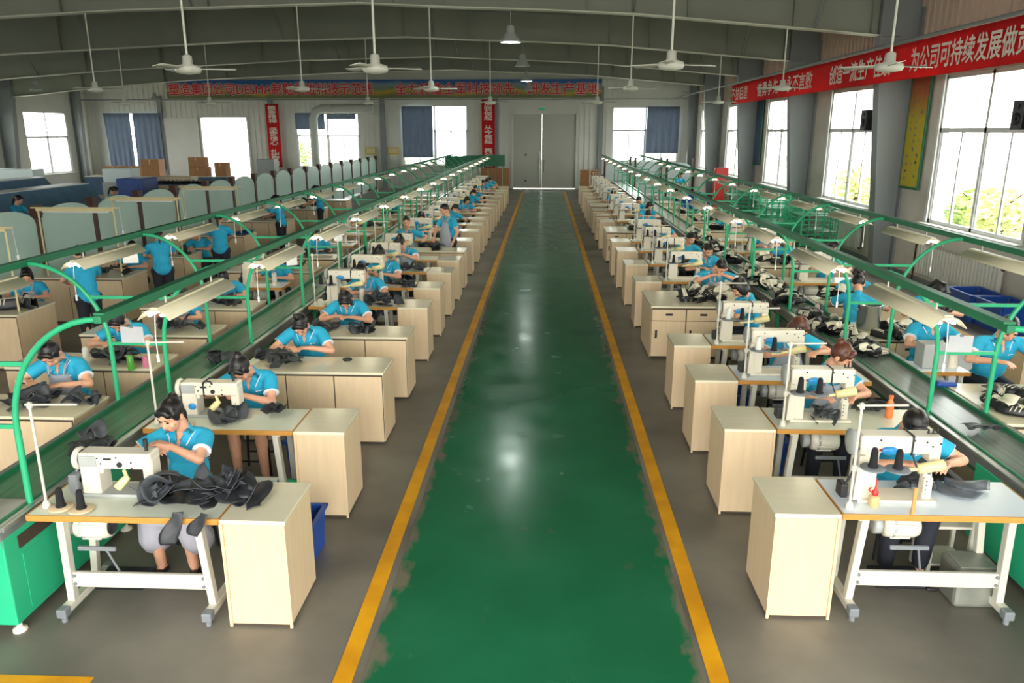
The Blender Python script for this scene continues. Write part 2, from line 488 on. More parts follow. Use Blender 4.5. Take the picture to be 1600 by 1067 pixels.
for k, x in enumerate((-1.185, 1.085)):
    a = MB(); a.box((x, 20.9, 0.002), (0.115, 44.8, 0.004)); struct(a, 'trim_%d' % (k + 1), 'yellow_line')
a = MB(); a.box((-4.8, 3.8, 0.002), (4.2, 0.1, 0.004)); struct(a, 'trim_3', 'yellow_line')
a = MB(); a.box((6.9, 12, 0.002), (0.1, 16, 0.004)); struct(a, 'trim_4', 'yellow_line')
a = MB(); a.box((-6.45, 12, 0.002), (0.1, 16, 0.004)); struct(a, 'trim_5', 'yellow_line')
def roof_z(x):
    return 7.0 - (abs(x + 9.15) / 17.3) * 0.75
w = MB(); wall_boxes(w, 'y', XR, 0.22, YB, YF + .2, 0, 4.55, RW); struct(w, 'wall_right', 'wall_low')
w = MB(); wall_boxes(w, 'y', XR + .02, 0.2, YB, YF + .2, 4.55, 6.3, []); ribs(w, 'y', XR + .02, YB, YF, 4.55, 6.3, 0.26, 0.035); struct(w, 'wall_right_cladding', 'cladding_pink')
w = MB(); wall_boxes(w, 'y', XL, -0.22, YB, YF + .2, 0, 6.3, LW); struct(w, 'wall_left', 'wall')
w = MB(); wall_boxes(w, 'x', YF, 0.22, XL, XR, 0, 6.2, [FW[k] for k in FW] + [(-1.85, 1.78, 0, 4.14)])
ribs(w, 'x', YF, XL, XR, 0, 6.2, 0.3, 0.03, -1, [FW[k] for k in FW] + [(-1.9, 1.83, 0, 4.2)])
w.prism([(XL, 6.2), (XR, 6.2), (-9.15, 7.0)], YF, YF + .2, 'y')
struct(w, 'wall_far', 'wall')
w = MB(); wall_boxes(w, 'x', YB, -0.2, XL, XR, 0, 6.2, [(-6.5, 6.5, 0, 4.9)]); struct(w, 'wall_near_light_mask', 'wall')  # unseen partial wall, added to cut the daylight coming from behind the camera
c = MB()
c.prism([(XL - .3, roof_z(XL)), (-9.15, 7.0), (XR + .3, roof_z(XR)), (XR + .3, roof_z(XR) + .12), (-9.15, 7.12), (XL - .3, roof_z(XL) + .12)], YB, YF + .3, 'y')
struct(c, 'ceiling', 'roof')
# baseboard darker band of paint along the right wall
b = MB(); b.box((XR - .004, 20, 0.06), (0.012, 44, 0.12)); struct(b, 'baseboard_right', 'steel_grey')

# portal frames: tapered columns and haunched rafters
BOT = [(-25.46, 4.8), (-24.2, 4.9), (-21.2, 5.22), (-16.8, 5.53), (-13.8, 5.66), (-9.6, 5.85), (-4.2, 5.97), (-2.3, 5.88), (0, 5.8), (2.05, 5.7), (4.8, 5.46), (7.27, 5.24)]
def bot_z(x):
    for (x0, z0), (x1, z1) in zip(BOT, BOT[1:]):
        if x0 <= x <= x1: return z0 + (z1 - z0) * (x - x0) / (x1 - x0)
    return BOT[-1][1]
for fi, y in enumerate(COLY):
    m = MB()
    top = [(7.27, roof_z(7.27) - .02), (-9.15, 6.98), (-25.46, roof_z(-25.46) - .02)]
    if 15 < y < 40:
        m.prism(BOT + top, y - .012, y + .012, 'y')
        for x in (-22, -18, -15, -11, -7.6, -4.3, -2.3, 0.9, 3.1, 5.4, 7.1):        # stiffeners on the web
            m.box((x, y - .07, (bot_z(x) + roof_z(x)) / 2), (0.02, 0.12, roof_z(x) - bot_z(x) - .02))
        r = struct(m, 'roof_rafter', 'rafter')
        f = MB()
        for (x0, z0), (x1, z1) in zip(BOT, BOT[1:]):
            f._add([(x0, y - .13, z0), (x1, y - .13, z1), (x1, y + .13, z1), (x0, y + .13, z0), (x0, y - .13, z0 - .025), (x1, y - .13, z1 - .025), (x1, y + .13, z1 - .025), (x0, y + .13, z0 - .025)],
                   [(0, 1, 2, 3), (7, 6, 5, 4), (4, 5, 1, 0), (6, 7, 3, 2), (5, 6, 2, 1), (7, 4, 0, 3)])
        struct(f, 'rafter_flange', 'flange', r)
        k = MB()
        for x in (-20, -14, -8, -3.4, 1.9, 5.9):
            k.tube([(x, y - .03, bot_z(x) + .04), (x - .05, y - .9, roof_z(x) - .04)], 0.028, 6)
        struct(k, 'rafter_brace', 'steel_grey', r)
    # columns: right and left
    for sx, xw, nm in ((1, XR, 'steel_column'), (-1, XL, 'steel_column')):
        if sx < 0 and y < 30: continue
        m = MB()
        poly = [(xw - sx * .04, 0), (xw - sx * .45, 0), (xw - sx * .92, 5.3), (xw - sx * .92, roof_z(xw) - .05), (xw - sx * .04, roof_z(xw) - .05)]
        if y > 40: poly = [(xw - sx * .04, 0), (xw - sx * .4, 0), (xw - sx * .5, 5.3), (xw - sx * .5, 6.2), (xw - sx * .04, 6.2)]
        m.prism(poly, y - .012, y + .012, 'y')
        pi = poly[1:4]
        for (x0, z0), (x1, z1) in zip(pi, pi[1:]):
            m._add([(x0, y - .16, z0), (x1, y - .16, z1), (x1, y + .16, z1), (x0, y + .16, z0), (x0 + sx * .025, y - .16, z0), (x1 + sx * .025, y - .16, z1), (x1 + sx * .025, y + .16, z1), (x0 + sx * .025, y + .16, z0)],
                   [(0, 1, 2, 3), (7, 6, 5, 4), (4, 5, 1, 0), (6, 7, 3, 2), (5, 6, 2, 1), (7, 4, 0, 3)])
        m.box((xw - sx * .03, y, 2.9), (0.05, 0.32, 5.8))
        m.box((xw - sx * .68, y - .08, 5.22), (0.46, 0.14, 0.02))
        struct(m, nm, 'steel_grey')
for x in (-22.0, -15.6, -9.2, -2.8, 3.1):
    m = MB(); z1 = min(bot_z(x), 6.1)
    m.box((x, YF - .16, z1 / 2), (0.26, 0.02, z1)); m.box((x, YF - .05, z1 / 2), (0.26, 0.02, z1)); m.box((x, YF - .1, z1 / 2), (0.02, 0.12, z1))
    struct(m, 'wall_column', 'steel_grey')

# windows
WN = [0]
def window(along, fix, a0, a1, z0, z1, sign, zt, rich=True):
    """aluminium window: outer frame, centre mullion, transom, two sliding sashes below; sign = towards the room"""
    WN[0] += 1
    f = MB()
    d = fix - sign * 0.06
    def bar(p0, p1, q0, q1, dd=0.07, off=0.0):
        if along == 'y': f.box((d + off, (p0 + p1) / 2, (q0 + q1) / 2), (dd, p1 - p0, q1 - q0))
        else: f.box(((p0 + p1) / 2, d + off, (q0 + q1) / 2), (p1 - p0, dd, q1 - q0))
    t = 0.07
    bar(a0, a1, z0, z0 + t); bar(a0, a1, z1 - t, z1); bar(a0, a0 + t, z0, z1); bar(a1 - t, a1, z0, z1)
    mid = (a0 + a1) / 2
    bar(mid - .04, mid + .04, z0, z1); bar(a0, a1, zt - .045, zt + .045)
    for s0, s1 in ((a0 + t, mid - .04), (mid + .04, a1 - t)):
        h = (s0 + s1) / 2
        bar(h - .06, h - .01, z0 + t, zt - .045, 0.03, sign * .02); bar(h + .0, h + .05, z0 + t, zt - .045, 0.03, -sign * .02)
        bar(s0, s0 + .04, z0 + t, zt - .045, 0.03); bar(s1 - .04, s1, z0 + t, zt - .045, 0.03)
    w = f.build('window_%d' % WN[0], 'frame_white'); w['kind'] = 'structure'
    for s0, s1 in ((a0 + t, mid - .04), (mid + .04, a1 - t)):
        for q0, q1 in ((z0 + t, zt - .045), (zt + .045, z1 - t)):
            g = MB()
            if along == 'y': g.box((d, (s0 + s1) / 2, (q0 + q1) / 2), (0.006, s1 - s0, q1 - q0))
            else: g.box(((s0 + s1) / 2, d, (q0 + q1) / 2), (s1 - s0, 0.006, q1 - q0))
            struct(g, 'pane', 'glass', w)
    s = MB()
    if along == 'y': s.box((fix - sign * .02 + sign * .05, (a0 + a1) / 2, z0 - .03), (0.26, a1 - a0 + .16, 0.05))
    else: s.box(((a0 + a1) / 2, fix - sign * .02 + sign * .05, z0 - .03), (a1 - a0 + .16, 0.26, 0.05))
    struct(s, 'window_sill', 'wall', w)
    # white reveal
    if rich:
        k = MB()
        for p in (a0 - .03, a1 + .03):
            k.box((fix - sign * -.004, p, (z0 + z1) / 2), (0.03, 0.09, z1 - z0 + .1))
        struct(k, 'window_casing', 'frame_white', w)
    # daylight enters here: sampling portal only, adds no light of its own
    l = bpy.data.lights.new('daylight_portal', 'AREA'); l.shape = 'RECTANGLE'; l.cycles.is_portal = True
    l.size = a1 - a0; l.size_y = z1 - z0
    lo = bpy.data.objects.new('daylight_portal', l); COL.objects.link(lo)
    nrm = Vector((sign, 0, 0)) if along == 'y' else Vector((0, sign, 0))
    lo.location = (fix - sign * .2, mid, (z0 + z1) / 2) if along == 'y' else (mid, fix - sign * .2, (z0 + z1) / 2)
    lo.rotation_euler = nrm.to_track_quat('-Z', 'Y').to_euler()
for r in RW: window('y', XR, *r, -1, 3.22)
for r in LW: window('y', XL, *r, 1, 2.9, False)
for k in 'ABCD': window('x', YF, *FW[k], -1, FW[k][2] + (FW[k][3] - FW[k][2]) * .58, False)
def portal(loc, rot, sx, sy):
    l = bpy.data.lights.new('daylight_portal', 'AREA'); l.shape = 'RECTANGLE'; l.cycles.is_portal = True; l.size = sx; l.size_y = sy
    lo = bpy.data.objects.new('daylight_portal', l); lo.location = loc; lo.rotation_euler = rot; COL.objects.link(lo)
portal((-18.4, YF + .25, 1.97), (-PI / 2, 0, 0), 2.65, 3.95)
portal((0, YB - .22, 2.45), (PI / 2, 0, 0), 13, 4.9)

# the big double door in the far wall, and the open doorway's frame
d = MB(); d.box((-1.02, YF + .03, 2.09), (1.66, 0.06, 4.1)); dr = d.build('door_1', 'door_grey'); dr['kind'] = 'structure'
d = MB(); d.box((0.7975, YF + .035, 2.09), (1.965, 0.06, 4.1)); struct(d, 'door_leaf', 'door_grey', dr)
d = MB()
for p in (-1.86, 1.78): d.box((p, YF - .03, 2.1), (0.1, 0.12, 4.2))
d.box((-.04, YF - .03, 4.19), (3.74, 0.12, 0.1)); struct(d, 'door_frame', 'wall', dr)
d = MB(); d.tube([(-.3, YF - .03, 0.3), (-.3, YF - .03, 2.1)], 0.03, 6); d.box((-.3, YF - .04, 1.25), (0.1, 0.06, 0.2)); struct(d, 'door_bolt', 'frame_white', dr)
d = MB(); d.tube([(-.06, YF, 1.0), (-.06, YF - .09, 1.02), (-.06, YF - .09, 1.58), (-.06, YF, 1.6)], 0.022, 6); struct(d, 'door_handle', 'plate', dr)
d = MB(); d.box((-1.1, YF - .01, .45), (.1, .04, .1)); d.box((-1.1, YF - .01, 1.9), (.1, .04, .1)); struct(d, 'door_latch', 'dark', dr)
d = MB()
for p in (-19.75, -17.0): d.box((p, YF - .03, 2.0), (0.1, 0.14, 4.0))
d.box((-18.37, YF - .03, 4.0), (2.85, 0.14, 0.1)); dd = struct(d, 'door_2', 'wall')
d = MB(); d.box((-20.95, YF - .1, 1.97), (2.2, 0.05, 3.9)); d.box((-19.9, YF - .12, 1.97), (.08, .07, 3.9)); struct(d, 'sliding_door_leaf', 'wall', dd)

# outside: ground and trees by the right-hand windows
g = MB(); g.box((0, 20, -0.3), (160, 160, 0.1)); struct(g, 'ground', 'ground')
def tree(x, y, h, r, m, label, seed):
    R = random.Random(seed)
    t = thing('garden_tree', label, 'tree', (x, y, -.25), 0, 'trees outside the right windows')
    tr = MB(); tr.tube([(0, 0, 0), (.05, 0, h * .4), (0, .08, h * .8)], [.12, .08, .03], 7)
    for q in range(5):
        a = R.random() * 6.28; z = h * (.35 + .1 * q); tr.tube([(0, 0, z), (math.cos(a) * r * .6, math.sin(a) * r * .6, z + r * .5)], [.04, .015], 5)
    tr.build('trunk', 'bark', t)
    f = MB()
    for q in range(900):
        u = Vector((R.gauss(0, 1), R.gauss(0, 1), R.gauss(0, 1))).normalized() * r * R.random() ** .45
        p = Vector((u.x, u.y, h * .68 + u.z * h * .34 / max(r, .1) * 1.0))
        n = Vector((R.gauss(0, 1), R.gauss(0, 1), R.gauss(0, 1) + .6)).normalized(); x_, y_, _ = frame_from(n); s = .07 + R.random() * .08
        f._add([p - x_ * s, p - y_ * s * .5, p + x_ * s, p + y_ * s * .5], [(0, 1, 2, 3)])
    f.build('foliage', m, t)
tree(11.9, 21.8, 1.9, .8, 'leaf', 'bushy green tree outside the nearest right-hand window, at its far side', 1)
tree(11.4, 19.9, 2.1, .8, 'leaf_yellow', 'yellow-green shrub tree outside the nearest right-hand window, at its centre', 2)
tree(11.5, 29.3, 2.2, .9, 'leaf_yellow', 'yellow-green shrub tree outside the second window of the right wall', 3)
tree(9.6, 49.5, 2.7, 1.2, 'leaf', 'green shrub outside the far-wall window right of the big door', 4)
tree(-9.6, 49, 2.5, 1.1, 'leaf', 'green shrub outside the half-curtained window of the far wall', 5)
tree(-15.6, 49, 3.2, 1.2, 'leaf', 'green shrub outside the far window behind the grey duct', 6)

# banners and signs
def cloth_banner(name, label, cat, poly_w, h, loc, rz, m, wavy=0.02, group=None):
    R = random.Random(len(label))
    ph = [R.random() * 6 for _ in range(3)]
    b = MB()
    b.grid(lambda u, v: (-poly_w / 2 + poly_w * u, wavy * (math.sin(u * 17 + ph[0]) + .6 * math.sin(u * 41 + v * 3 + ph[1])) * (.4 + v * .6), h / 2 - h * v), max(24, int(poly_w * 4)), 6, 0.006)
    o = b.build(name, m, None, loc); o.rotation_euler = (0, 0, rz)
    return tag(o, label, cat, group)
def letters(body, w_, h, parent, m, off=-0.03, x=0, z=0, bold=0.0):
    me = text_mesh(body, h, w_, bold); me.materials.append(MATS[m])
    o = bpy.data.objects.new('lettering', me); COL.objects.link(o); o.parent = parent
    o.location = (x, off, z); o.rotation_euler = (PI / 2, 0, 0)
    return o
rb = cloth_banner('slogan_banner', 'long red cloth banner with white Chinese slogan hung along the right wall', 'banner', 19.6, 0.66, (6.85, 20.2, 4.48), -PI / 2, 'red_cloth', 0.012)
groups = [('不甘后退', 28.75, 2.3), ('奋勇争先', 25.2, 2.3), ('永不言败', 22.15, 2.2), ('创造一流生产佳绩', 18.1, 3.4), ('为公司可持续发展做贡献', 13.5, 4.1)]
for s_, yy, wd in groups: letters(s_, wd, .42, rb, 'letter_white', -.032, 20.2 - yy, 0, .008)
p = MB(); p.tube([(6.9, 6, 4.86), (6.9, 44, 4.9)], 0.035, 8); struct(p, 'trim_6', 'steel_grey')
fb = MB(); fb.box((0, 0, 0), (24.5, 0.05, 0.98)); fbo = fb.build('slogan_banner', 'banner', None, (-9.15, YF - .25, 5.48))
tag(fbo, 'wide printed banner with red Chinese characters high across the far wall', 'banner')
for s_, x_, wd in (('塑造集团公司DESMA制鞋先进科技示范线', -15.45, 11.6), ('全力打造全军科技领先、研发生产基地', -2.72, 11.3)):
    letters(s_, wd, .64, fbo, 'letter_edge', -.03, x_ + 9.15, 0, .04); letters(s_, wd, .64, fbo, 'letter_red', -.04, x_ + 9.15, 0, .012)
for label, x_, body, zb, zt in (('narrow red vertical banner on the far wall, left, beside the open doorway', -15.45, '振奋精神 坚定信心 扎实工作', 1.2, 4.68),
                               ('narrow red vertical banner on the far wall beside the big grey door', -3.2, '从我做起 从今做起 再创佳绩', 1.2, 4.9)):
    sb = cloth_banner('vertical_banner', label, 'banner', .74, zt - zb, (x_, YF - .3, (zt + zb) / 2), 0, 'red_cloth', 0.008)
    q = MB(); q.tube([(0, 0, (zt - zb) / 2 - .01), (0, 0, 4.95 - (zt + zb) / 2)], .01, 5); q.tube([(-.37, 0, (zt - zb) / 2), (.37, 0, (zt - zb) / 2)], .015, 6); q.build('hanger', 'steel_grey', sb)
    n = len(body); ch = (zt - zb - .15) / n
    for q, c_ in enumerate(body):
        if c_ != ' ': letters(c_, .46, .24, sb, 'letter_white', -.03, 0, (zt - zb) / 2 - .1 - ch * (q + .5), .008)
for x_, lab in ((-9.95, 'small yellow plaque on the far wall, left of a grey column'), (-8.65, 'small yellow plaque on the far wall, right of a grey column')):
    pl = MB(); pl.box((0, 0, 0), (.62, .03, .4), .01); o = pl.build('wall_plaque', 'yellow_mark', None, (x_, YF - .2, 2.12)); tag(o, lab, 'plaque')
    q = MB(); q.box((0, -.02, 0), (.5, .01, .28)); q.build('plaque_panel', 'cream_bar', o)
ex = MB(); ex.box((0, 0, 0), (.42, .06, .2), .01); exo = ex.build('exit_sign', 'frame_white', None, (-.2, YF - .1, 4.42)); tag(exo, 'small green exit sign above the big grey door', 'sign')
q = MB(); q.box((0, -.035, -.01), (.36, .01, .15)); q.build('sign_face', 'exit_green', exo)
for y_, m, lab in ((17.85, 'poster_yellow', 'tall yellow printed poster on the right wall between column and nearest window'), (30.75, 'poster_blue', 'tall dark blue poster on the right wall near its third window')):
    pf = MB(); pf.box((0, 0, 0), (.9, .04, 2.5), .01); o = pf.build('wall_poster', 'green_dark', None, (XR - .06, y_, 3.2)); o.rotation_euler = (0, 0, -PI / 2); tag(o, lab, 'poster')
    q = MB(); q.box((0, -.024, 0), (.78, .012, 2.38)); q.build('poster_print', m, o)
    if m == 'poster_yellow':
        R = random.Random(4); k = MB()
        for col in range(3):
            for row in range(12):
                if R.random() < .25: continue
                cx_, cz_ = .24 - col * .22, .7 - row * .15 - col * .03
                for _ in range(3):
                    k.box((cx_ + R.uniform(-.02, .02), -.033, cz_ + R.uniform(-.025, .025)), (R.choice((.06, .014)), .002, R.choice((.012, .05))))
        k.build('poster_characters', 'curtain', o)
# curtains and blinds
def curtain(x0, x1, z0, z1, label, skew=0.0):
    w_ = x1 - x0
    b = MB(); b.grid(lambda u, v: (x0 + w_ * u + skew * v * (u if skew < 0 else 1 - u), YF - .2 + .035 * math.sin(u * 30) * (.3 + v) + .02 * math.sin(u * 11 + v * 4), z1 - (z1 - z0) * v), 60, 8, 0.01)
    tag(b.build('curtain', 'curtain'), label, 'curtain')
curtain(-25.3, -23.75, 1.0, 4.2, 'long blue curtain covering the left half of the far-left window', .1)
curtain(-23.6, -22.0, 1.0, 4.2, 'long blue curtain covering the right half of the far-left window')
curtain(-8.1, -6.35, 1.75, 4.55, 'blue curtain over the left half of the far window near the narrow red banner')
curtain(5.65, 7.45, 2.0, 4.52, 'blue curtain over the right half of the window right of the grey door')
curtain(-14.2, -12.5, 3.3, 4.2, 'short blue curtain at the top of the far window beside the duct')
curtain(-12.35, -10.7, 3.85, 4.2, 'narrow blue valance at the top of the far window beside the duct')
d = MB(); d.tube([(-13.0, 44.3, 1.2), (-13.0, 44.3, 3.9), (-12.85, 44.3, 4.25), (-12.5, 44.3, 4.4), (-9.6, 44.3, 4.4)], .24, 12)
du = d.build('air_duct', 'duct'); tag(du, 'grey air duct bending up in front of the far window', 'duct')
fl = MB()
for x_ in (-11.9, -11.0, -10.2): fl.lathe([(.27, -.03), (.27, .03)], (x_, 44.3, 4.4), (1, 0, 0), 14)
fl.build('duct_flange', 'duct', du)
p = MB(); p.tube([(XL, YF - .3, 4.92), (XR, YF - .3, 4.92)], 0.03, 6); struct(p, 'trim_7', 'steel_grey')
# radiators under the right windows
for q, y_ in enumerate((15.3, 21.6)):
    r = thing('radiator', ('white finned radiator below the nearest window of the right wall', 'white finned radiator below the second window of the right wall')[q], 'radiator', (XR - .12, y_, 0))
    f = MB()
    for k in range(26): f.box((0, -1.5 + k * .12, .56), (.09, .085, .62), .02)
    f.build('fins', 'wall', r)
    f = MB(); f.tube([(0, -1.6, .84), (0, 1.6, .84)], .025, 6); f.tube([(0, -1.6, .3), (0, 1.6, .3)], .025, 6); f.tube([(0, 1.6, .84), (0, 1.7, .84), (0, 1.7, 0)], .02, 6); f.build('pipe', 'brown', r)
# speakers on brackets
for y_, x_, lab in ((19.1, 7.6, 'black loudspeaker on the second right-hand column'), (13.25, 7.75, 'black loudspeaker at the right edge beside the nearest window')):
    s_ = thing('loudspeaker', lab, 'speaker', (x_, y_, 3.45))
    q = MB(); q.box((0, 0, 0), (.3, .3, .46), .015); q.build('cabinet_shell', 'black_metal', s_)
    q = MB(); q.tube([(.1, 0, 0), (XR - x_, 0, .0)], .02, 6); q.build('bracket', 'steel_grey', s_)
    q = MB(); q.lathe([(.09, 0), (.1, .01), (.03, -.0)], (-.15, 0, -.06), (-1, 0, 0), 14); q.lathe([(.045, 0), (.05, .01)], (-.15, 0, .14), (-1, 0, 0), 12); q.build('driver_cone', 'dark', s_)

# ceiling fans and high-bay lamps
def make_fan():
    r = thing('ceiling_fan', 'x', 'ceiling fan')
    q = MB(); q.tube([(0, 0, .12), (0, 0, 1.0)], .018, 8); q.build('rod', 'fan_white', r)
    q = MB(); q.lathe([(.02, .14), (.06, .12), (.065, .02), (.16, -.01), (.17, -.05), (.15, -.09), (.03, -.11)], (0, 0, 0), (0, 0, 1), 18); q.build('motor', 'fan_white', r)
    for k in range(3):
        a_ = 2 * PI * k / 3 + .3; b = MB()
        ca, sa = math.cos(a_), math.sin(a_)
        def fn(u, v, ca=ca, sa=sa):
            rr = .16 + .44 * u; w_ = (v - .5) * (.11 + .03 * u); return (ca * rr - sa * w_, sa * rr + ca * w_, -.03 + w_ * .22)
        b.grid(fn, 5, 2, .006); b.build('blade', 'fan_white', r)
    return r
def fan_at(x, y, z, label, top=None):
    r = make_fan(); r.location = (x, y, z); r['label'] = label; r['group'] = 'ceiling fans'
    tz = (top if top else roof_z(x)) - z
    q = MB(); q.tube([(0, 0, .12), (0, 0, tz)], .016, 8)
    o = [c_ for c_ in r.children if c_.name.startswith('rod')][0]; o.data = q.mesh('rod', 'fan_white')
FR = [(-4.7, 10.5, 4.03, 'white ceiling fan nearest the left, in the closest row, hanging before the banner'), (-2.22, 10.5, 4.03, 'white ceiling fan in the closest row, second from the left'),
      (1.6, 10.5, 4.06, 'white ceiling fan in the closest row, just right of the aisle lamps'), (4.35, 10.5, 4.03, 'white ceiling fan in the closest row, in front of the red slogan banner')]
for x, y, z, l in FR: fan_at(x, y, z, l)
for px_, k in ((175, 'far left of the room'), (490, 'before the left end of the far banner'), (683, 'before the middle of the far banner'), (976, 'right of the far banner'), (1195, 'before the red slogan banner')):
    x = (px_ - 852) / 1200 * 18.6; fan_at(x, 18.4, 4.18, 'white ceiling fan under the nearest rafter, ' + k, bot_z(x) - .02)
for px_, k in ((216, 'far left of the room'), (347, 'above the open doorway'), (587, 'left of the half-curtained window'), (770, 'above the red banner by the door'), (928, 'above the right of the grey door'), (1105, 'near the right wall')):
    x = (px_ - 852) / 1200 * 25; fan_at(x, 24.8, 4.1, 'small distant ceiling fan under the second rafter, ' + k, bot_z(x) - .02)
def bay_lamp(x, y, z, label, lit):
    r = thing('high_bay_lamp', label, 'lamp', (x, y, z), 0, 'high bay lamps on the rafters')
    q = MB(); q.tube([(0, 0, .34), (0, 0, bot_z(x) - .02 - z)], .01, 6); q.build('hanging_rod', 'steel_grey', r)
    q = MB(); q.lathe([(.05, .36), (.09, .33), (.09, .22), (.13, .18), (.2, .06), (.235, 0), (.225, 0), (.19, .06), (.12, .17), (.001, .19)], (0, 0, 0), (0, 0, 1), 22); q.build('lamp_shade', 'machine_grey', r)
    q = MB(); q.ell((0, 0, .045), (.15, .15, .05)); q.build('bulb', 'lamp_glow' if lit else 'frame_white', r)
for x, y, z, lit, l in ((-.8, 18.4, 5.12, 1, 'bright lit bell-shaped lamp, nearest of those hanging over the green aisle'), (-.72, 24.8, 5.1, 0, 'second bell-shaped lamp over the green aisle, unlit'),
                        (-.75, 31.2, 5.05, 1, 'third bell-shaped lamp over the green aisle, lit, before the far banner'), (-.8, 37.6, 5.0, 0, 'smallest bell-shaped lamp over the green aisle, furthest along'),
                        (-20.2, 31.2, 4.75, 0, 'unlit grey bell-shaped lamp at the far left before the wall cladding'), (-18.6, 37.6, 4.6, 0, 'unlit grey bell-shaped lamp by the left end of the far banner')):
    bay_lamp(x, y, z, l, lit)
# ================================================================== furniture and machines (built once, copied)
# local axes: origin on the floor, x to the right, operator sits on the +y side, aisle camera looks along +y
TH = 0.79                                                     # height of every work top
def make_cabinet(w, d, style):
    """cream laminate cabinet; style: plain, doors (doors towards -y), drawers"""
    r = thing('work_cabinet', 'x', 'cabinet')
    b = MB(); zc, hh = (TH - .03) / 2 + .012, TH - .055
    if style == 'plain': b.box((0, 0, zc), (w - .02, d - .02, hh))
    else:                                                     # open knee space on the worker's side
        for sx in (-1, 1): b.box((sx * (w / 2 - .02), 0, zc), (.02, d - .02, hh))
        b.box((0, -d / 2 + .03, zc), (w - .04, .02, hh)); b.box((0, -d / 2 + .07, TH - .12), (w - .04, .06, .16))
    b.build('body', 'lam_side', r)
    b = MB(); b.box((0, 0, TH - .014), (w, d, .028), .004); b.build('top_board', 'lam_top', r)
    y = -d / 2
    n = max(1, round(w / .5))
    if style == 'plain':
        for sx in (-1, 1):
            b = MB(); b.box((sx * (w / 2 - .012), y + .004, TH / 2 - .01), (.018, .016, TH - .03)); b.build('side_edge', 'lam_side', r)
        b = MB(); b.box((0, 0, .008), (w - .04, d - .04, .016)); b.build('plinth', 'dark_gap', r)
        return r
    for k in range(n):
        x0 = -w / 2 + .015 + k * (w - .03) / n; x1 = -w / 2 + .015 + (k + 1) * (w - .03) / n
        if style == 'doors':
            b = MB(); b.box(((x0 + x1) / 2, y + .002, TH / 2 - .01), (x1 - x0 - .012, .018, TH - .07), .003); b.build('door', 'lam_side', r)
        else:
            b = MB(); b.box(((x0 + x1) / 2, y + .002, TH - .13), (x1 - x0 - .014, .018, .16), .003); dr = b.build('drawer', 'lam_side', r)
            h = MB(); h.box(((x0 + x1) / 2, y - .012, TH - .12), (.1, .012, .03), .004); h.build('drawer_handle', 'black_metal', dr)
            b = MB(); b.box(((x0 + x1) / 2, y + .002, .31), (x1 - x0 - .014, .018, .52), .003); dr = b.build('door', 'lam_side', r)
            h = MB(); h.box((x0 + .07, y - .012, .38), (.03, .012, .12), .004); h.build('door_handle', 'black_metal', dr)
    b = MB(); b.box((0, y + .006, TH / 2), (w - .03, .006, TH - .05)); b.build('seam', 'dark_gap', r)
    b = MB(); b.box((0, -d / 2 + .04, .008), (w - .06, .03, .016)); b.build('plinth', 'dark_gap', r)
    return r
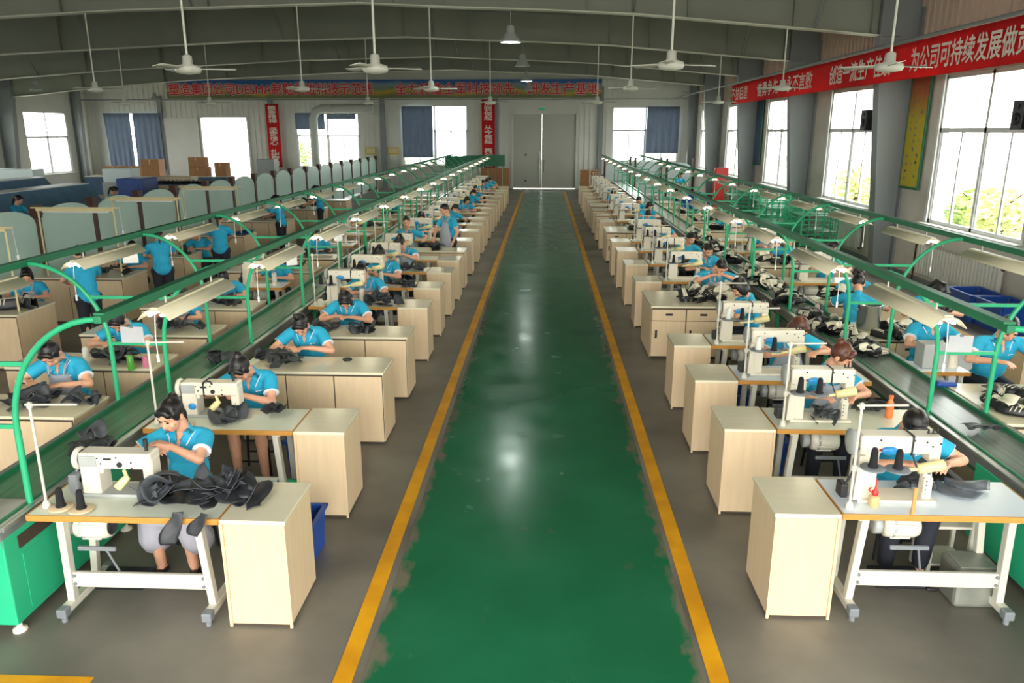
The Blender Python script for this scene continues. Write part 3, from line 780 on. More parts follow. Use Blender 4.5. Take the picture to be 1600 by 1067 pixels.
def make_table(w, d, topm, motor_x, leg_inset=.16):
    r = thing('sewing_table', 'x', 'table')
    b = MB(); b.box((0, 0, TH - .018), (w - .008, d - .008, .036), .004); b.build('tabletop', topm, r)
    b = MB(); b.box((0, -d / 2 + .001, TH - .02), (w, .012, .042), .003); b.box((-w / 2, 0, TH - .02), (.012, d, .04), .003); b.box((w / 2, 0, TH - .02), (.012, d, .04), .003); b.build('edge_band', 'edge', r)
    for sx in (-1, 1):
        x = sx * (w / 2 - leg_inset)
        b = MB()
        b.box((x, -d / 2 + .1, .42), (.05, .06, .7), .006, Euler((0.05, -sx * .05, 0)).to_matrix()); b.box((x, d / 2 - .12, .42), (.05, .05, .7), .006, Euler((-.05, -sx * .05, 0)).to_matrix())
        b.box((x, 0, TH - .06), (.06, d - .12, .04)); b.build('leg', 'white_metal', r)
        b = MB(); b.box((x + sx * .02, .02, .075), (.06, d + .06, .055), .008); ft = b.build('foot', 'white_metal', r)
        for y in (-d / 2 + .0, d / 2 + .03):
            c = MB(); c.box((x + sx * .02, y, .072), (.068, .07, .066), .01); c.lathe([(.02, 0), (.02, .045)], (x + sx * .02, y, 0), (0, 0, 1), 8)
            c.build('foot_cap', 'grey_plastic', ft)
    b = MB(); b.box((0, -d / 2 + .11, .26), (w - 2 * leg_inset, .03, .11), .006); cb = b.build('crossbar', 'white_metal', r)
    c = MB()
    for sx in (-1, 1):
        for z in (.23, .29): c.lathe([(.012, 0), (.012, .008)], (sx * (w / 2 - leg_inset - .03), -d / 2 + .094, z), (0, -1, 0), 8)
    c.build('bolt', 'grey_plastic', cb)
    # motor hung under the top
    b = MB(); mx = motor_x
    b.lathe([(.05, 0), (.088, .01), (.092, .06), (.092, .2), (.08, .23), (.04, .235)], (mx - .1, -.06, TH - .17), (1, 0, 0), 18)
    for k in range(9):
        a = k * 2 * PI / 9; b.box((mx + .01, -.06 + math.cos(a) * .093, TH - .17 + math.sin(a) * .093), (.13, .012, .012))
    b.box((mx + .02, -.06, TH - .07), (.09, .08, .05), .01)
    mo = b.build('motor', 'machine', r)
    c = MB(); c.lathe([(.03, 0), (.066, 0), (.066, .006), (.03, .006)], (mx + .133, -.06, TH - .17), (1, 0, 0), 16); c.build('motor_vent', 'dark', mo)
    c = MB(); c.lathe([(.093, 0), (.096, .004), (.096, .014), (.093, .018)], (mx - .05, -.06, TH - .17), (1, 0, 0), 18); c.build('motor_band', 'machine_grey', mo)
    c = MB(); c.lathe([(.03, 0), (.07, .005), (.07, .05), (.03, .055)], (mx - .17, -.06, TH - .17), (1, 0, 0), 16); c.tube([(mx - .16, -.06, TH - .17), (mx - .1, -.06, TH - .17)], .03, 8); c.build('pulley', 'machine_grey', mo)
    c = MB(); c.box((mx + .06, -.15, TH - .3), (.26, .02, .03), .005); c.tube([(mx + .12, -.15, TH - .3), (mx + .2, -.1, .2)], .008, 6); c.build('pedal_rod', 'grey_plastic', mo)
    b = MB(); b.box((mx + .1, .05, .14), (.34, .2, .025), .006, Euler((.25, 0, 0)).to_matrix()); b.build('pedal', 'black_metal', r)
    return r
def make_flatbed(tie=False):
    """white flat-bed zigzag machine, handwheel at the left, needle end at the right; origin on the table top"""
    r = thing('sewing_machine', 'x', 'sewing machine')
    b = MB(); b.box((.02, 0, .012), (.5, .18, .024), .005); b.build('bed', 'machine_grey', r)
    b = MB()
    b.box((-.165, 0, .11), (.13, .15, .2), .012); b.box((-.1, 0, .19), (.05, .12, .06), .012)
    b.box((.015, 0, .255), (.5, .135, .115), .014)
    b.box((.232, 0, .19), (.075, .12, .17), .014)
    ar = b.build('arm', 'machine', r)
    c = MB(); c.box((-.17, -.07, .255), (.12, .012, .075), .005); c.box((-.03, -.068, .275), (.06, .006, .022), .002); c.build('cover_plate', 'machine_grey', ar)
    c = MB(); c.lathe([(.019, 0), (.019, .012)], (.05, -.064, .235), (0, -1, 0), 12); c.box((-.03, -.072, .275), (.05, .004, .012))
    for x, z in ((-.08, .24), (.13, .25), (.13, .21), (-.1, .28), (.03, .285)): c.lathe([(.006, 0), (.006, .006)], (x, -.066, z), (0, -1, 0), 8)
    c.build('dial', 'dark', ar)
    b = MB(); b.lathe([(.02, -.02), (.075, -.015), (.08, 0), (.075, .015), (.03, .02)], (-.265, 0, .25), (-1, 0, 0), 20); hw = b.build('handwheel', 'machine', r)
    c = MB(); c.lathe([(.055, 0), (.06, .006), (.055, .012)], (-.24, 0, .25), (-1, 0, 0), 18); c.build('wheel_hub', 'dark', hw)
    b = MB(); b.tube([(.235, 0, .11), (.235, 0, .03)], .006, 6); b.box((.235, -.01, .032), (.035, .05, .008)); b.tube([(.235, -.055, .17), (.235, -.06, .06)], .004, 6); b.build('needle_bar', 'plate', r)
    b = MB(); b.tube([(.21, 0, .31), (.21, 0, .37)], .012, 8); b.lathe([(.016, 0), (.016, .05)], (.21, 0, .345), (0, 0, 1), 10); b.build('spool_pin', 'dark', r)
    b = MB(); b.tube([(.07, -.06, .19), (.11, -.1, .15)], .012, 8); b.lathe([(.02, 0), (.028, .04), (.028, .1), (.001, .1)], (.11, -.09, .16), (-.45, -.35, -.5), 12); b.build('work_light', 'lamp_tube_cream', r)
    b = MB(); b.box((-.27, -.05, .1), (.06, .12, .14), .01); b.tube([(-.27, -.05, .17), (-.26, -.02, .22)], .01, 6); b.tube([(-.32, -.06, .12), (-.24, -.06, .12)], .02, 8); b.build('bobbin_winder', 'grey_plastic', r)
    if tie:
        b = MB(); b.box((-.03, 0, .255), (.012, .15, .13), .003); b.tube([(-.03, -.075, .3), (0, -.09, .34), (.04, -.08, .33), (.05, -.07, .3)], .007, 6); b.build('cable_tie', 'dark', r)
        b = MB(); b.ell((-.14, -.08, .1), (.035, .012, .03)); b.build('tension_disc', 'blue_plastic', r)
    return r
def make_postbed(tie=True):
    """tall post-bed machine: column and handwheel at the left, roller post under the needle at the right"""
    r = thing('sewing_machine', 'x', 'sewing machine')
    b = MB(); b.box((.04, 0, .012), (.52, .2, .024), .006); b.build('bed', 'machine', r)
    b = MB()
    b.box((-.16, .01, .2), (.13, .15, .38), .014); b.box((.04, .01, .405), (.53, .14, .125), .016); b.box((.27, .01, .34), (.075, .13, .13), .014)
    b.prism([(-.25, .02), (-.19, .02), (-.2, .34), (-.235, .34)], -.09, -.07, 'y')
    ar = b.build('arm', 'machine', r)
    c = MB()
    for x, z in ((.24, .4), (.29, .42), (.2, .43), (-.1, .44), (.12, .44)): c.lathe([(.007, 0), (.007, .006)], (x, -.058, z), (0, -1, 0), 8)
    c.build('screw', 'dark', ar)
    c = MB(); c.box((-.09, -.062, .37), (.06, .004, .014)); c.build('badge', 'red', ar)
    b = MB(); b.lathe([(.02, -.02), (.085, -.014), (.09, 0), (.085, .014), (.03, .02)], (-.26, .01, .4), (-1, 0, 0), 20); b.build('handwheel', 'machine_grey', r)
    b = MB(); b.lathe([(.03, .02), (.033, .16), (.028, .2)], (.25, -.02, .005), (0, 0, 1), 12); b.box((.25, -.02, .09), (.06, .08, .17), .01); po = b.build('post', 'machine', r)
    c = MB(); c.lathe([(.022, -.01), (.022, .01)], (.25, -.03, .205), (1, 0, 0), 12)
    for z in (.06, .09, .12, .15): c.lathe([(.006, 0), (.006, .005)], (.235, -.062, z), (0, -1, 0), 6)
    c.build('roller', 'plate', po)
    b = MB(); b.tube([(.27, .0, .29), (.27, .0, .215)], .006, 6); b.tube([(.25, -.03, .3), (.25, -.03, .225)], .005, 6); b.build('needle_bar', 'plate', r)
    b = MB(); b.ell((-.04, -.075, .37), (.055, .014, .03)); b.build('tension_disc', 'blue_plastic', r)
    b = MB(); b.lathe([(.001, 0), (.034, .004), (.037, .17), (.001, .175)], (.13, -.12, .265), (.96, .0, .2), 16); wl = b.build('work_light', 'lamp_tube_cream', r)
    c = MB(); c.tube([(-.02, -.08, .23), (.13, -.12, .265)], .014, 8); c.build('light_arm', 'lamp_tube_cream', wl)
    b = MB(); b.tube([(.24 + q * .025, .0, .47) for q in range(3)], .004, 6)
    for q in range(3): b.tube([(.23 + q * .03, 0, .46), (.23 + q * .03, 0, .5)], .007, 6)
    b.build('thread_guide', 'dark', r)
    b = MB(); b.box((-.3, -.02, .07), (.05, .1, .1), .012); b.tube([(-.3, -.05, .1), (-.26, -.06, .2), (-.25, -.04, .3)], .01, 6); b.build('bobbin_winder', 'dark', r)
    if tie:
        b = MB(); b.box((.11, .01, .405), (.012, .155, .14), .003); b.tube([(.11, -.07, .35), (.12, -.1, .3), (.13, -.12, .27)], .006, 6); b.build('cable_tie', 'dark', r)
    return r
def make_stand(low):
    """thread stand clamped to the table: pole, guide arm at the top, two spool discs"""
    r = thing('thread_stand', 'x', 'thread stand')
    b = MB(); b.tube([(0, 0, 0), (0, 0, .74)], .0095, 8); b.lathe([(.028, 0), (.028, .02), (.016, .05)], (0, 0, 0), (0, 0, 1), 10); b.lathe([(.018, 0), (.018, .035)], (0, 0, .7), (0, 0, 1), 10); b.build('pole', 'white_metal', r)
    b = MB(); b.tube([(-.03, 0, .72), (.3, .02, .72)], .008, 6); b.build('guide_arm', 'white_metal', r)
    z = .012 if low else .3
    for k in range(2):
        b = MB(); b.lathe([(.001, -.006), (.075, -.006), (.08, 0), (.075, .006), (.001, .006)], (.11 + .15 * k, -.02 - .02 * k, z), (0, 0, 1), 20); b.build('spool_disc', 'lam_side' if low else 'grey_plastic', r)
    if not low:
        b = MB(); b.tube([(0, 0, .29), (.3, -.04, .29)], .009, 6); b.lathe([(.02, 0), (.02, .04)], (0, 0, .27), (0, 0, 1), 10); b.build('spool_bracket', 'white_metal', r)
    return r
def make_cone(m):
    b = MB(); b.lathe([(.036, 0), (.038, .012), (.03, .016), (.024, .13), (.016, .15), (.001, .15)], (0, 0, 0), (0, 0, 1), 14)
    return b.build('thread_cone', m)
def make_stool():
    r = thing('work_stool', 'x', 'stool')
    b = MB(); b.box((0, 0, .445), (.32, .26, .03), .01); b.build('seat', 'dark', r)
    for sx in (-1, 1):
        for sy in (-1, 1):
            b = MB(); b.tube([(sx * .13, sy * .1, .43), (sx * .16, sy * .13, 0)], .014, 6); b.build('leg', 'black_metal', r)
    b = MB(); b.tube([(.15, .12, .16), (-.15, .12, .16)], .01, 6); b.tube([(.15, -.12, .16), (-.15, -.12, .16)], .01, 6); b.build('stretcher', 'black_metal', r)
    return r
def make_bin():
    r = thing('plastic_bin', 'x', 'bin')
    b = MB(); w, d, h = .46, .34, .34
    for sx in (-1, 1): b.box((sx * w / 2, 0, h / 2), (.02, d, h), .004, Euler((0, sx * .08, 0)).to_matrix())
    for sy in (-1, 1): b.box((0, sy * d / 2, h / 2), (w, .02, h), .004, Euler((-sy * .08, 0, 0)).to_matrix())
    b.box((0, 0, .012), (w - .02, d - .02, .024)); b.build('tub', 'bin_blue', r)
    b = MB()
    for sx in (-1, 1): b.box((sx * (w / 2 + .02), 0, h), (.04, d + .08, .025), .006)
    for sy in (-1, 1): b.box((0, sy * (d / 2 + .02), h), (w + .08, .04, .025), .006)
    b.build('rim', 'bin_blue', r)
    return r
# cut leather pieces: curved horseshoe uppers and flat vamps
def piece_mesh(seed, m, kind):
    R = random.Random(seed); b = MB()
    p1, p2, p3 = R.random() * 6, R.random() * 6, R.random() * 6
    c1, c2 = R.uniform(.3, .9), R.uniform(.02, .05)
    if kind == 'upper':
        def fn(u, v):
            a = (u - .5) * 2.5; rr = .03 + .1 * v
            x = math.sin(a) * rr * 1.0; y = -math.cos(a) * rr * 1.25 + (.05 if abs(a) > 1.2 else 0) * (abs(a) - 1.2)
            z = c2 * math.sin(a * 1.5 + p1) + .06 * c1 * v * math.sin(a * 2.6 + p2) + .02 * math.sin(v * 5 + p3)
            return (x, y, z + .035)
        b.grid(fn, 22, 5, .0025)
    elif kind == 'flat':
        def fn(u, v):
            w_ = .045 + .04 * math.sin(PI * min(1, .15 + u)) ; x = (v - .5) * 2 * w_; y = (u - .5) * .28
            return (x + .05 * math.sin(u * 3 + p3), y, .012 + .012 * math.sin(u * 6 + p1) * math.cos(v * 4 + p2) + .01 * v)
        b.grid(fn, 14, 6, .003)
    else:   # folded tongue
        def fn(u, v):
            t = (u - .5) * 2.4; x = (v - .5) * .13 * (1 - .3 * u); return (x, math.sin(t) * .085, .045 + math.cos(t) * .05 * c1 + .012 * math.sin(v * 7 + p1))
        b.grid(fn, 14, 6, .003)
    return b.mesh('leather_piece', m)
PIECES = [piece_mesh(k, ('leather', 'leather_dark', 'leather')[k % 3], ('upper', 'flat', 'fold', 'upper', 'fold', 'upper')[k % 6]) for k in range(9)]
PIECES_W = [piece_mesh(k, 'lining', ('upper', 'fold', 'upper')[k % 3]) for k in (11, 12, 13)]
PIECES_B = [piece_mesh(k, 'leather_blue', ('flat', 'upper')[k % 2]) for k in range(3)]
def shoe_upper(seed, flat=False):
    """soft black sneaker upper with white lining and side stripes, no sole"""
    r = thing('shoe_upper', 'x', 'shoe upper')
    def shell(off, u, v):
        y = -.125 + .25 * u                                   # heel to toe
        w_ = (.032 + .018 * math.sin(PI * min(1, u * 1.05))) * (1 if u < .8 else max(.25, 1 - (u - .8) * 3.2)) + off
        h = (.095 if u < .45 else .095 - (u - .45) * .1) * (1 if u < .85 else max(.4, 1 - (u - .85) * 3.5)) + off
        a = (v - .5) * (PI * (1.0 if u > .5 else 1.0))
        open_ = 0.0 if u > .52 else .012
        x = math.sin(a) * w_; z = math.cos(a) * h * (1 if u > .5 else .85)
        if u < .5 and abs(v - .5) < .22: z -= .03 * (1 - abs(v - .5) / .22)
        return (x, y, max(0.002, z))
    b = MB(); b.grid(lambda u, v: shell(0, u, v), 16, 12, .003); b.build('shell', 'shoe_black', r)
    b = MB()
    for k in range(3):
        u0 = .42 + k * .11
        for sv in (.12, .88):
            b.grid(lambda u, v, u0=u0, sv=sv: shell(.002, u0 + .03 * u - .06 * (v - .5), sv + (.17 if sv < .5 else -.17) * v), 1, 4, .0015)
    b.build('stripe', 'lining', r)
    b = MB(); b.grid(lambda u, v: shell(.0018, .02 + .48 * u, .3 + .4 * v), 6, 5, .002); b.build('lining', 'lining', r)
    return r
SHOES = [Proto(shoe_upper(1))]

# proto set -------------------------------------------------------------------
CAB = Proto(make_cabinet(.43, .57, 'plain'))
CAB_DR = Proto(make_cabinet(.43, .57, 'drawers'))
BENCH = Proto(make_cabinet(1.55, .57, 'doors'))
BENCH_R = Proto(make_cabinet(1.5, 1.1, 'drawers'))
BENCH_B = Proto(make_cabinet(1.62, .57, 'doors'))
BENCH_C = Proto(make_cabinet(1.9, .85, 'doors'))
TAB = {('L', 'top_pale'): Proto(make_table(1.27, .53, 'top_pale', -.33)), ('R', 'top_pale'): Proto(make_table(1.3, .53, 'top_pale', -.2)), ('R', 'top_blue'): Proto(make_table(1.3, .53, 'top_blue', -.2)), ('S', 'top_blue'): Proto(make_table(.75, .5, 'top_blue', -.05, .1))}
FLAT = Proto(make_flatbed()); FLAT_T = Proto(make_flatbed(True)); POST = Proto(make_postbed(True)); POST_N = Proto(make_postbed(False))
STAND_LOW = Proto(make_stand(True)); STAND = Proto(make_stand(False))
STOOL = Proto(make_stool()); BIN = Proto(make_bin())
CONES = {m: make_cone(m).data for m in ('thread', 'thread_white', 'thread_yellow')}
for o in list(COL.objects):
    if o.name.startswith('thread_cone'): bpy.data.objects.remove(o)
def cone(p, m, label, group=None):
    o = bpy.data.objects.new('thread_cone', CONES[m]); COL.objects.link(o); o.location = p; o.scale = (.88, .88, .88); tag(o, label, 'thread cone', group); return o
def heap(cx, cy, z, n, sx, sy, label, group, R, meshes=None, pile=.03, scale=1.0):
    """single pieces, scattered and piled"""
    for k in range(n):
        me = R.choice(meshes or PIECES)
        o = bpy.data.objects.new('leather_piece', me); COL.objects.link(o)
        u, v = R.gauss(0, .45), R.gauss(0, .45)
        u = max(-1, min(1, u)); v = max(-1, min(1, v))
        hgt = pile * R.random() * max(0, 1 - (u * u + v * v)) * min(3, n / 6)
        o.location = (cx + u * sx, cy + v * sy, z + .003 + hgt); o.rotation_euler = (R.uniform(-.35, .35), R.uniform(-.35, .35), R.uniform(0, 6.28))
        o.scale = (scale,) * 3
        tag(o, label, 'leather piece', group)
def shoes(cx, cy, z, n, sx, sy, label, group, R):
    for k in range(n):
        u, v = R.uniform(-1, 1), R.uniform(-1, 1)
        o = SHOES[0].place((cx + u * sx, cy + v * sy, z + .002 + (.05 * R.random() if n > 4 else 0)), R.uniform(0, 6.28), label, group)
        o.rotation_euler = (R.choice((0, 0, .5, -.9)), R.choice((0, .4, -1.2, 1.4)), R.uniform(0, 6.28)); o.scale = (1.05,) * 3
        o.scale = (1.25,) * 3
        if abs(o.rotation_euler.y) > 1: o.location.z += .05
        if k % 2 and n > 4:
            q = bpy.data.objects.new('shoe_lining', R.choice(PIECES_W)); COL.objects.link(q)
            q.location = (cx + R.uniform(-1, 1) * sx, cy + R.uniform(-1, 1) * sy, z + .06 + .05 * R.random()); q.rotation_euler = (R.uniform(-.7, .7), R.uniform(-.7, .7), R.uniform(0, 6.28))
            tag(q, label.replace('black and white shoe upper', 'cream shoe lining').replace('pale shoe upper', 'cream shoe lining'), 'shoe lining', group.replace('shoe uppers', 'shoe linings'))

# ================================================================== conveyors, green frames and lamp troughs
FY = [4.58 + 2.03 * k for k in range(18)]
def conveyor(side):
    sgn = -1 if side == 'left' else 1
    r = thing('belt_conveyor', 'green belt conveyor between work benches, %s of the green aisle' % side, 'conveyor', (sgn * 3.69, 0, 0))
    y0, y1 = 4.22, 40.5; L = y1 - y0; ym = (y0 + y1) / 2
    b = MB(); b.box((0, ym, .745), (.46, L - .1, .02)); b.build('belt', 'belt' if side == 'left' else 'belt_grey', r)
    for k, x in enumerate((-.265, .265)):
        near = (x * sgn < 0)
        b = MB(); b.box((x, ym, .765), (.075, L, .03), .005); b.box((x, ym, .7), (.02, L, .12)); b.build('side_rail', 'steel', r)
        b = MB(); b.box((x - .038 * (1 if x > 0 else -1), ym, .77), (.02, L, .045)); b.build('edge_guide', 'green_dark', r)
    b = MB(); b.box((0, ym, .62), (.42, L - 1.6, .12)); b.build('under_tray', 'green_dark', r)
    b = MB(); b.box((0, y0 + .75, .385), (.56, 1.5, .62), .01); dh = b.build('drive_housing', 'green_housing', r)
    c = MB(); c.box((-sgn * .281, y0 + .7, .32), (.006, 1.1, .4), .003); c.build('access_panel', 'green_housing', dh)
    c = MB(); c.box((-sgn * .283, y0 + .38, .61), (.006, .5, .09)); c.build('vent_slot', 'dark_gap', dh)
    b = MB(); b.box((0, y0 + .2, .765), (.56, .42, .035), .008); b.build('end_plate', 'steel', r)
    for yy in (y0 + .06, y0 + 1.4):
        for x in (-.24, .24):
            b = MB(); b.lathe([(.045, 0), (.045, .02), (.018, .03), (.018, .08)], (x, yy, 0), (0, 0, 1), 12); b.build('levelling_foot', 'machine', r)
    for k in range(1, len(FY)):
        for x in (-.24, .24):
            b = MB(); b.box((x, FY[k] + .5, .31), (.045, .045, .62)); b.build('leg', 'green_paint', r)
    return r
conveyor('left'); conveyor('right')
ZB = 2.06
XN, XF, XL1, XL2 = 3.45, 3.95, 2.79, 4.62       # near post, far post, near beam, far beam (absolute x, both sides)
def gantry(side):
    g = -1 if side == 'left' else 1
    r = thing('lamp_frame', 'green tube frame with arched brackets standing over the %s belt conveyor' % side, 'frame')
    ya, yb = FY[0], FY[-1]
    for nm, x in (('beam', XL1), ('beam', XL2)):
        b = MB(); b.box((g * x, (ya + yb) / 2, ZB), (.05, yb - ya + .05, .05), .006); b.box((g * x, (ya + yb) / 2, ZB + .032), (.07, yb - ya, .014)); b.build(nm, 'green_dark', r)
    def arc(xp, xb, y):
        pts = [(g * xp, y, .74), (g * xp, y, 1.3)]
        for k in range(1, 13):
            t = PI / 2 * k / 12
            pts.append((g * (xp + (xb - xp) * (1 - math.cos(t))), y, 1.3 + (ZB - 1.3) * math.sin(t)))
        return pts
    for y in FY:
        for xp, xb in ((XN, XL1), (XF, XL2)):
            p = arc(xp, xb, y)
            b = MB(); b.tube(p[:2], .022, 8); b.build('post', 'green_paint', r)
            b = MB(); b.tube(p[1:], .02, 8); b.build('arch', 'green_paint', r)
        b = MB(); b.box((g * (XN + XF) / 2, y, 1.33), (XF - XN, .03, .03), .004); b.build('crossbar', 'green_paint', r)
        t = math.asin((1.76 - 1.3) / (ZB - 1.3)); q = 1 - math.cos(t)
        xa = XN + (XL1 - XN) * q; xc = XF + (XL2 - XF) * q
        b = MB(); b.box((g * (xa + xc) / 2, y, 1.76), (xc - xa, .025, .03), .004); b.build('tie_bar', 'green_paint', r)
    return r
gantry('left'); gantry('right')
def make_trough():
    """gull-wing fluorescent reflector hanging below a beam, open below, pull cord at its near end"""
    r = thing('work_lamp', 'x', 'lamp')
    L = 1.22
    def fn(u, v):
        a = (v - .5) * 2; s = abs(a)
        x = a * .115; z = -.01 - .07 * s ** 1.4 + .018 * math.sin(s * PI)
        return (x, (u - .5) * L, z)
    b = MB(); b.grid(fn, 2, 14, .004); b.build('reflector', 'trough', r)
    b = MB(); b.box((0, 0, -.004), (.06, L * .96, .03)); b.build('ballast', 'trough', r)
    for x in (-.045, .045):
        b = MB(); b.tube([(x, -L * .47, -.048), (x, L * .47, -.048)], .013, 8); b.build('tube', 'tube_light', r)
    b = MB(); b.tube([(0, -L / 2 + .03, -.02), (.0, -L / 2 + .0, -.2), (0, -L / 2, -.33)], .004, 5); b.box((0, -L / 2, -.36), (.018, .018, .06), .005); b.build('pull_cord', 'cord', r)
    b = MB(); b.tube([(0, -.4, 0), (0, -.4, .07)], .008, 6); b.tube([(0, .4, 0), (0, .4, .07)], .008, 6); b.build('hanger', 'white_metal', r)
    return r
TROUGH = Proto(make_trough())
for side, g in (('left', -1), ('right', 1)):
    for x, row in ((XL1, 'aisle-side'), (XL2, 'outer')):
        for k in range(17):
            if k > 13 and row == 'outer': continue
            TROUGH.place((g * x - g * (.0 if row == 'outer' else 0), (FY[k] + FY[k + 1]) / 2 + .25, ZB - .09), 0,
                         '%s cream lamp trough from the front, under the %s beam left of the conveyor frame' % (ORD[k], row) if False else
                         'cream lamp trough, %s from the front under the %s beam of the %s conveyor frame' % (ORD[k], row, side), 'lamp troughs under the green frames')
# ================================================================== people
def V(*a): return Vector(a)
def ik(S_, Wt, a, b, pole):
    d = Wt - S_; L = min(d.length, (a + b) * .995); dn = d.normalized(); Wt = S_ + dn * L
    c = (a * a + L * L - b * b) / (2 * a * L); c = max(-1, min(1, c))
    p = (pole - dn * pole.dot(dn)).normalized()
    return S_ + dn * (a * c) + p * (a * math.sqrt(1 - c * c)), Wt
def hand(mb, w, d, side, spread=.35, curl=.5, grip=False):
    """palm and five separate fingers; w wrist, d pointing direction, side +1 = the person's left (+x when facing -y)"""
    d = d.normalized(); up = V(0, 0, 1); s = d.cross(up)
    if s.length < .1: s = V(1, 0, 0)
    s.normalize(); n = s.cross(d).normalized()                       # s: across the palm, n: back of the hand (up)
    if n.z < 0: n = -n
    inner = s if s.x * -side > 0 else -s                             # thumb side: towards the body's middle
    k = w + d * .075
    for t in (-1, 0, 1): mb.cap(w + inner * t * .012, .019, k + inner * t * .025, .0155, 8)
    for q, (off, ln) in enumerate(((.032, .07), (.011, .078), (-.011, .073), (-.031, .058))):
        b0 = k + inner * off; c = curl * (1 + .15 * q)
        f1 = (d * math.cos(c * .6) - n * math.sin(c * .6) + inner * off * spread * 4).normalized()
        f2 = (d * math.cos(c * 1.5) - n * math.sin(c * 1.5) + inner * off * spread * 3).normalized()
        m_ = b0 + f1 * ln * .52
        mb.cap(b0, .0092, m_, .0086, 7); mb.cap(m_, .0086, m_ + f2 * ln * .5, .0072, 7)
    t0 = w + d * .025 + inner * .026; t1 = t0 + (d * .6 + inner * .65 - n * .35).normalized() * .036
    mb.cap(t0, .012, t1, .0098, 7); mb.cap(t1, .0098, t1 + (d * .9 + inner * .1 - n * .5).normalized() * .03, .0078, 7)
def person(label, lean=.25, twist=0.0, hp=.6, hy=0.0, lh=(.12, -.42, .84), rh=(-.12, -.42, .84), hair='bun', hcol='hair_black', bottom='trousers', apron=False,
           near=True, stand=False, voxel=.008, man=False, legs=True, side_lean=0.0, vneck=True, group=None, scale=1.0, curl=.5):
    if near and scale == 1.0: scale = 1.06
    """origin on the floor under the hips, facing -y. lean: torso pitch, hp/hy: head pitch and turn"""
    r = thing('person', label, 'person', (0, 0, 0), 0, group)
    zh = .84 if stand else .55
    hip = V(0, 0, zh)
    R = Matrix.Rotation(twist, 3, 'Z') @ Matrix.Rotation(lean, 3, 'X') @ Matrix.Rotation(side_lean, 3, 'Y')
    T = lambda x, y, z: hip + R @ V(x, y, z)                         # torso frame: z up the spine, -y forward
    wsh = .185 if man else .165
    body = MB()
    body.ell(T(0, 0, .02), (.155, .11, .12), R); body.ell(T(0, 0, .17), (.125, .09, .14), R); body.ell(T(0, .0, .32), (.15 if not man else .165, .1, .15), R)
    body.cap(T(-wsh + .03, .01, .425), .055, T(wsh - .03, .01, .425), .055)
    nb = T(0, .012, .46); 
    # head
    HR = Matrix.Rotation(hy, 3, 'Z') @ Matrix.Rotation(lean * .6 + hp, 3, 'X')
    nk = nb + (R @ V(0, -.012, .085)).lerp(HR @ V(0, -.012, .085), .5)
    body.cap(T(0, .02, .43), .058, nk, .05)
    hc = nk + HR @ V(0, -.028, .095)
    H = lambda x, y, z: hc + HR @ V(x, y, z)                         # -y is the face
    body.ell(H(0, .012, .018), (.074, .092, .096), HR, 16, 12); body.ell(H(0, -.035, -.03), (.058, .052, .075), HR, 14, 10); body.ell(H(0, -.055, -.082), (.026, .024, .024), HR)
    body.cap(H(0, -.083, .01), .009, H(0, -.103, -.022), .0125, 8); body.ell(H(0, -.095, -.028), (.018, .012, .01), HR, 8, 6)
    for sx in (-1, 1):
        body.ell(H(sx * .075, .012, -.012), (.012, .022, .032), HR, 8, 6); body.ell(H(sx * .038, -.062, -.03), (.024, .02, .022), HR, 8, 6)
        body.ell(H(sx * .034, -.078, .03), (.024, .014, .009), HR, 8, 6)
    body.ell(H(0, -.084, -.058), (.024, .012, .012), HR, 8, 6)
    # arms
    ua, fa = (.285, .25) if man else (.265, .235)
    arms = {}
    for sx, tgt in ((1, lh), (-1, rh)):
        sh = T(sx * wsh, .0, .415); w0 = V(*tgt)
        if stand and tgt is None: w0 = sh + V(sx * .06, -.02, -.5)
        el, w1 = ik(sh, w0, ua, fa, V(sx * 1.0, .12, -.4))
        arms[sx] = (sh, el, w1)
        body.cap(sh, .047, el, .037); body.cap(el, .037, w1, .026)
        mid = el.lerp(w1, .3); body.ell(mid, (.038, .038, .038))
        hd = (w1 - el).normalized()
        hd = (hd + V(-sx * .15, -.25, -.05)).normalized() if not stand else hd
        hand(body, w1, hd, sx, .35, curl)
    # legs
    lg = {}
    for sx in (-1, 1):
        hj = V(sx * .085, -.01, zh - .03)
        if stand: kn, an = V(sx * .09, -.02, .46), V(sx * .09, .02, .08)
        else: kn, an = V(sx * .12, -.4, .5), V(sx * .12, -.36, .09)
        toe = an + V(sx * .03, -.15, -.055)
        lg[sx] = (hj, kn, an, toe)
        if legs:
            body.cap(hj, .082, kn, .056); body.cap(kn, .056, an, .036); body.ell(kn.lerp(an, .3) + V(0, .02, 0), (.048, .052, .1))
            body.cap(an + V(0, .03, -.05), .034, toe, .024)
    b = body.fused('body', 'skin', voxel, 3, r)
    # clothing -------------------------------------------------------
    sh_ = MB(); e = .014
    sh_.ell(T(0, 0, .0), (.165 + e, .12 + e, .12), R); sh_.ell(T(0, 0, .15), (.138 + e, .102 + e, .16), R); sh_.ell(T(0, 0, .32), (.152 + e + (.015 if man else 0), .104 + e, .145), R)
    sh_.cap(T(-wsh + .03, .01, .415), .058 + e * .6, T(wsh - .03, .01, .415), .058 + e * .6)
    sh_.cap(T(0, .02, .43), .062, T(0, .015, .475), .058)
    cuffs = []
    for sx in (-1, 1):
        s0, el, w1 = arms[sx]; q = s0.lerp(el, .62)
        sh_.cap(s0, .06, s0.lerp(el, .3), .062); d_ = (el - s0).normalized()
        sh_.lathe([(.061, 0), (.066, (q - s0).length), (.001, (q - s0).length)], s0, d_, 14)
        cuffs.append((q, d_))
    so = sh_.fused('polo_shirt', 'polo', max(voxel, .009), 3, r)
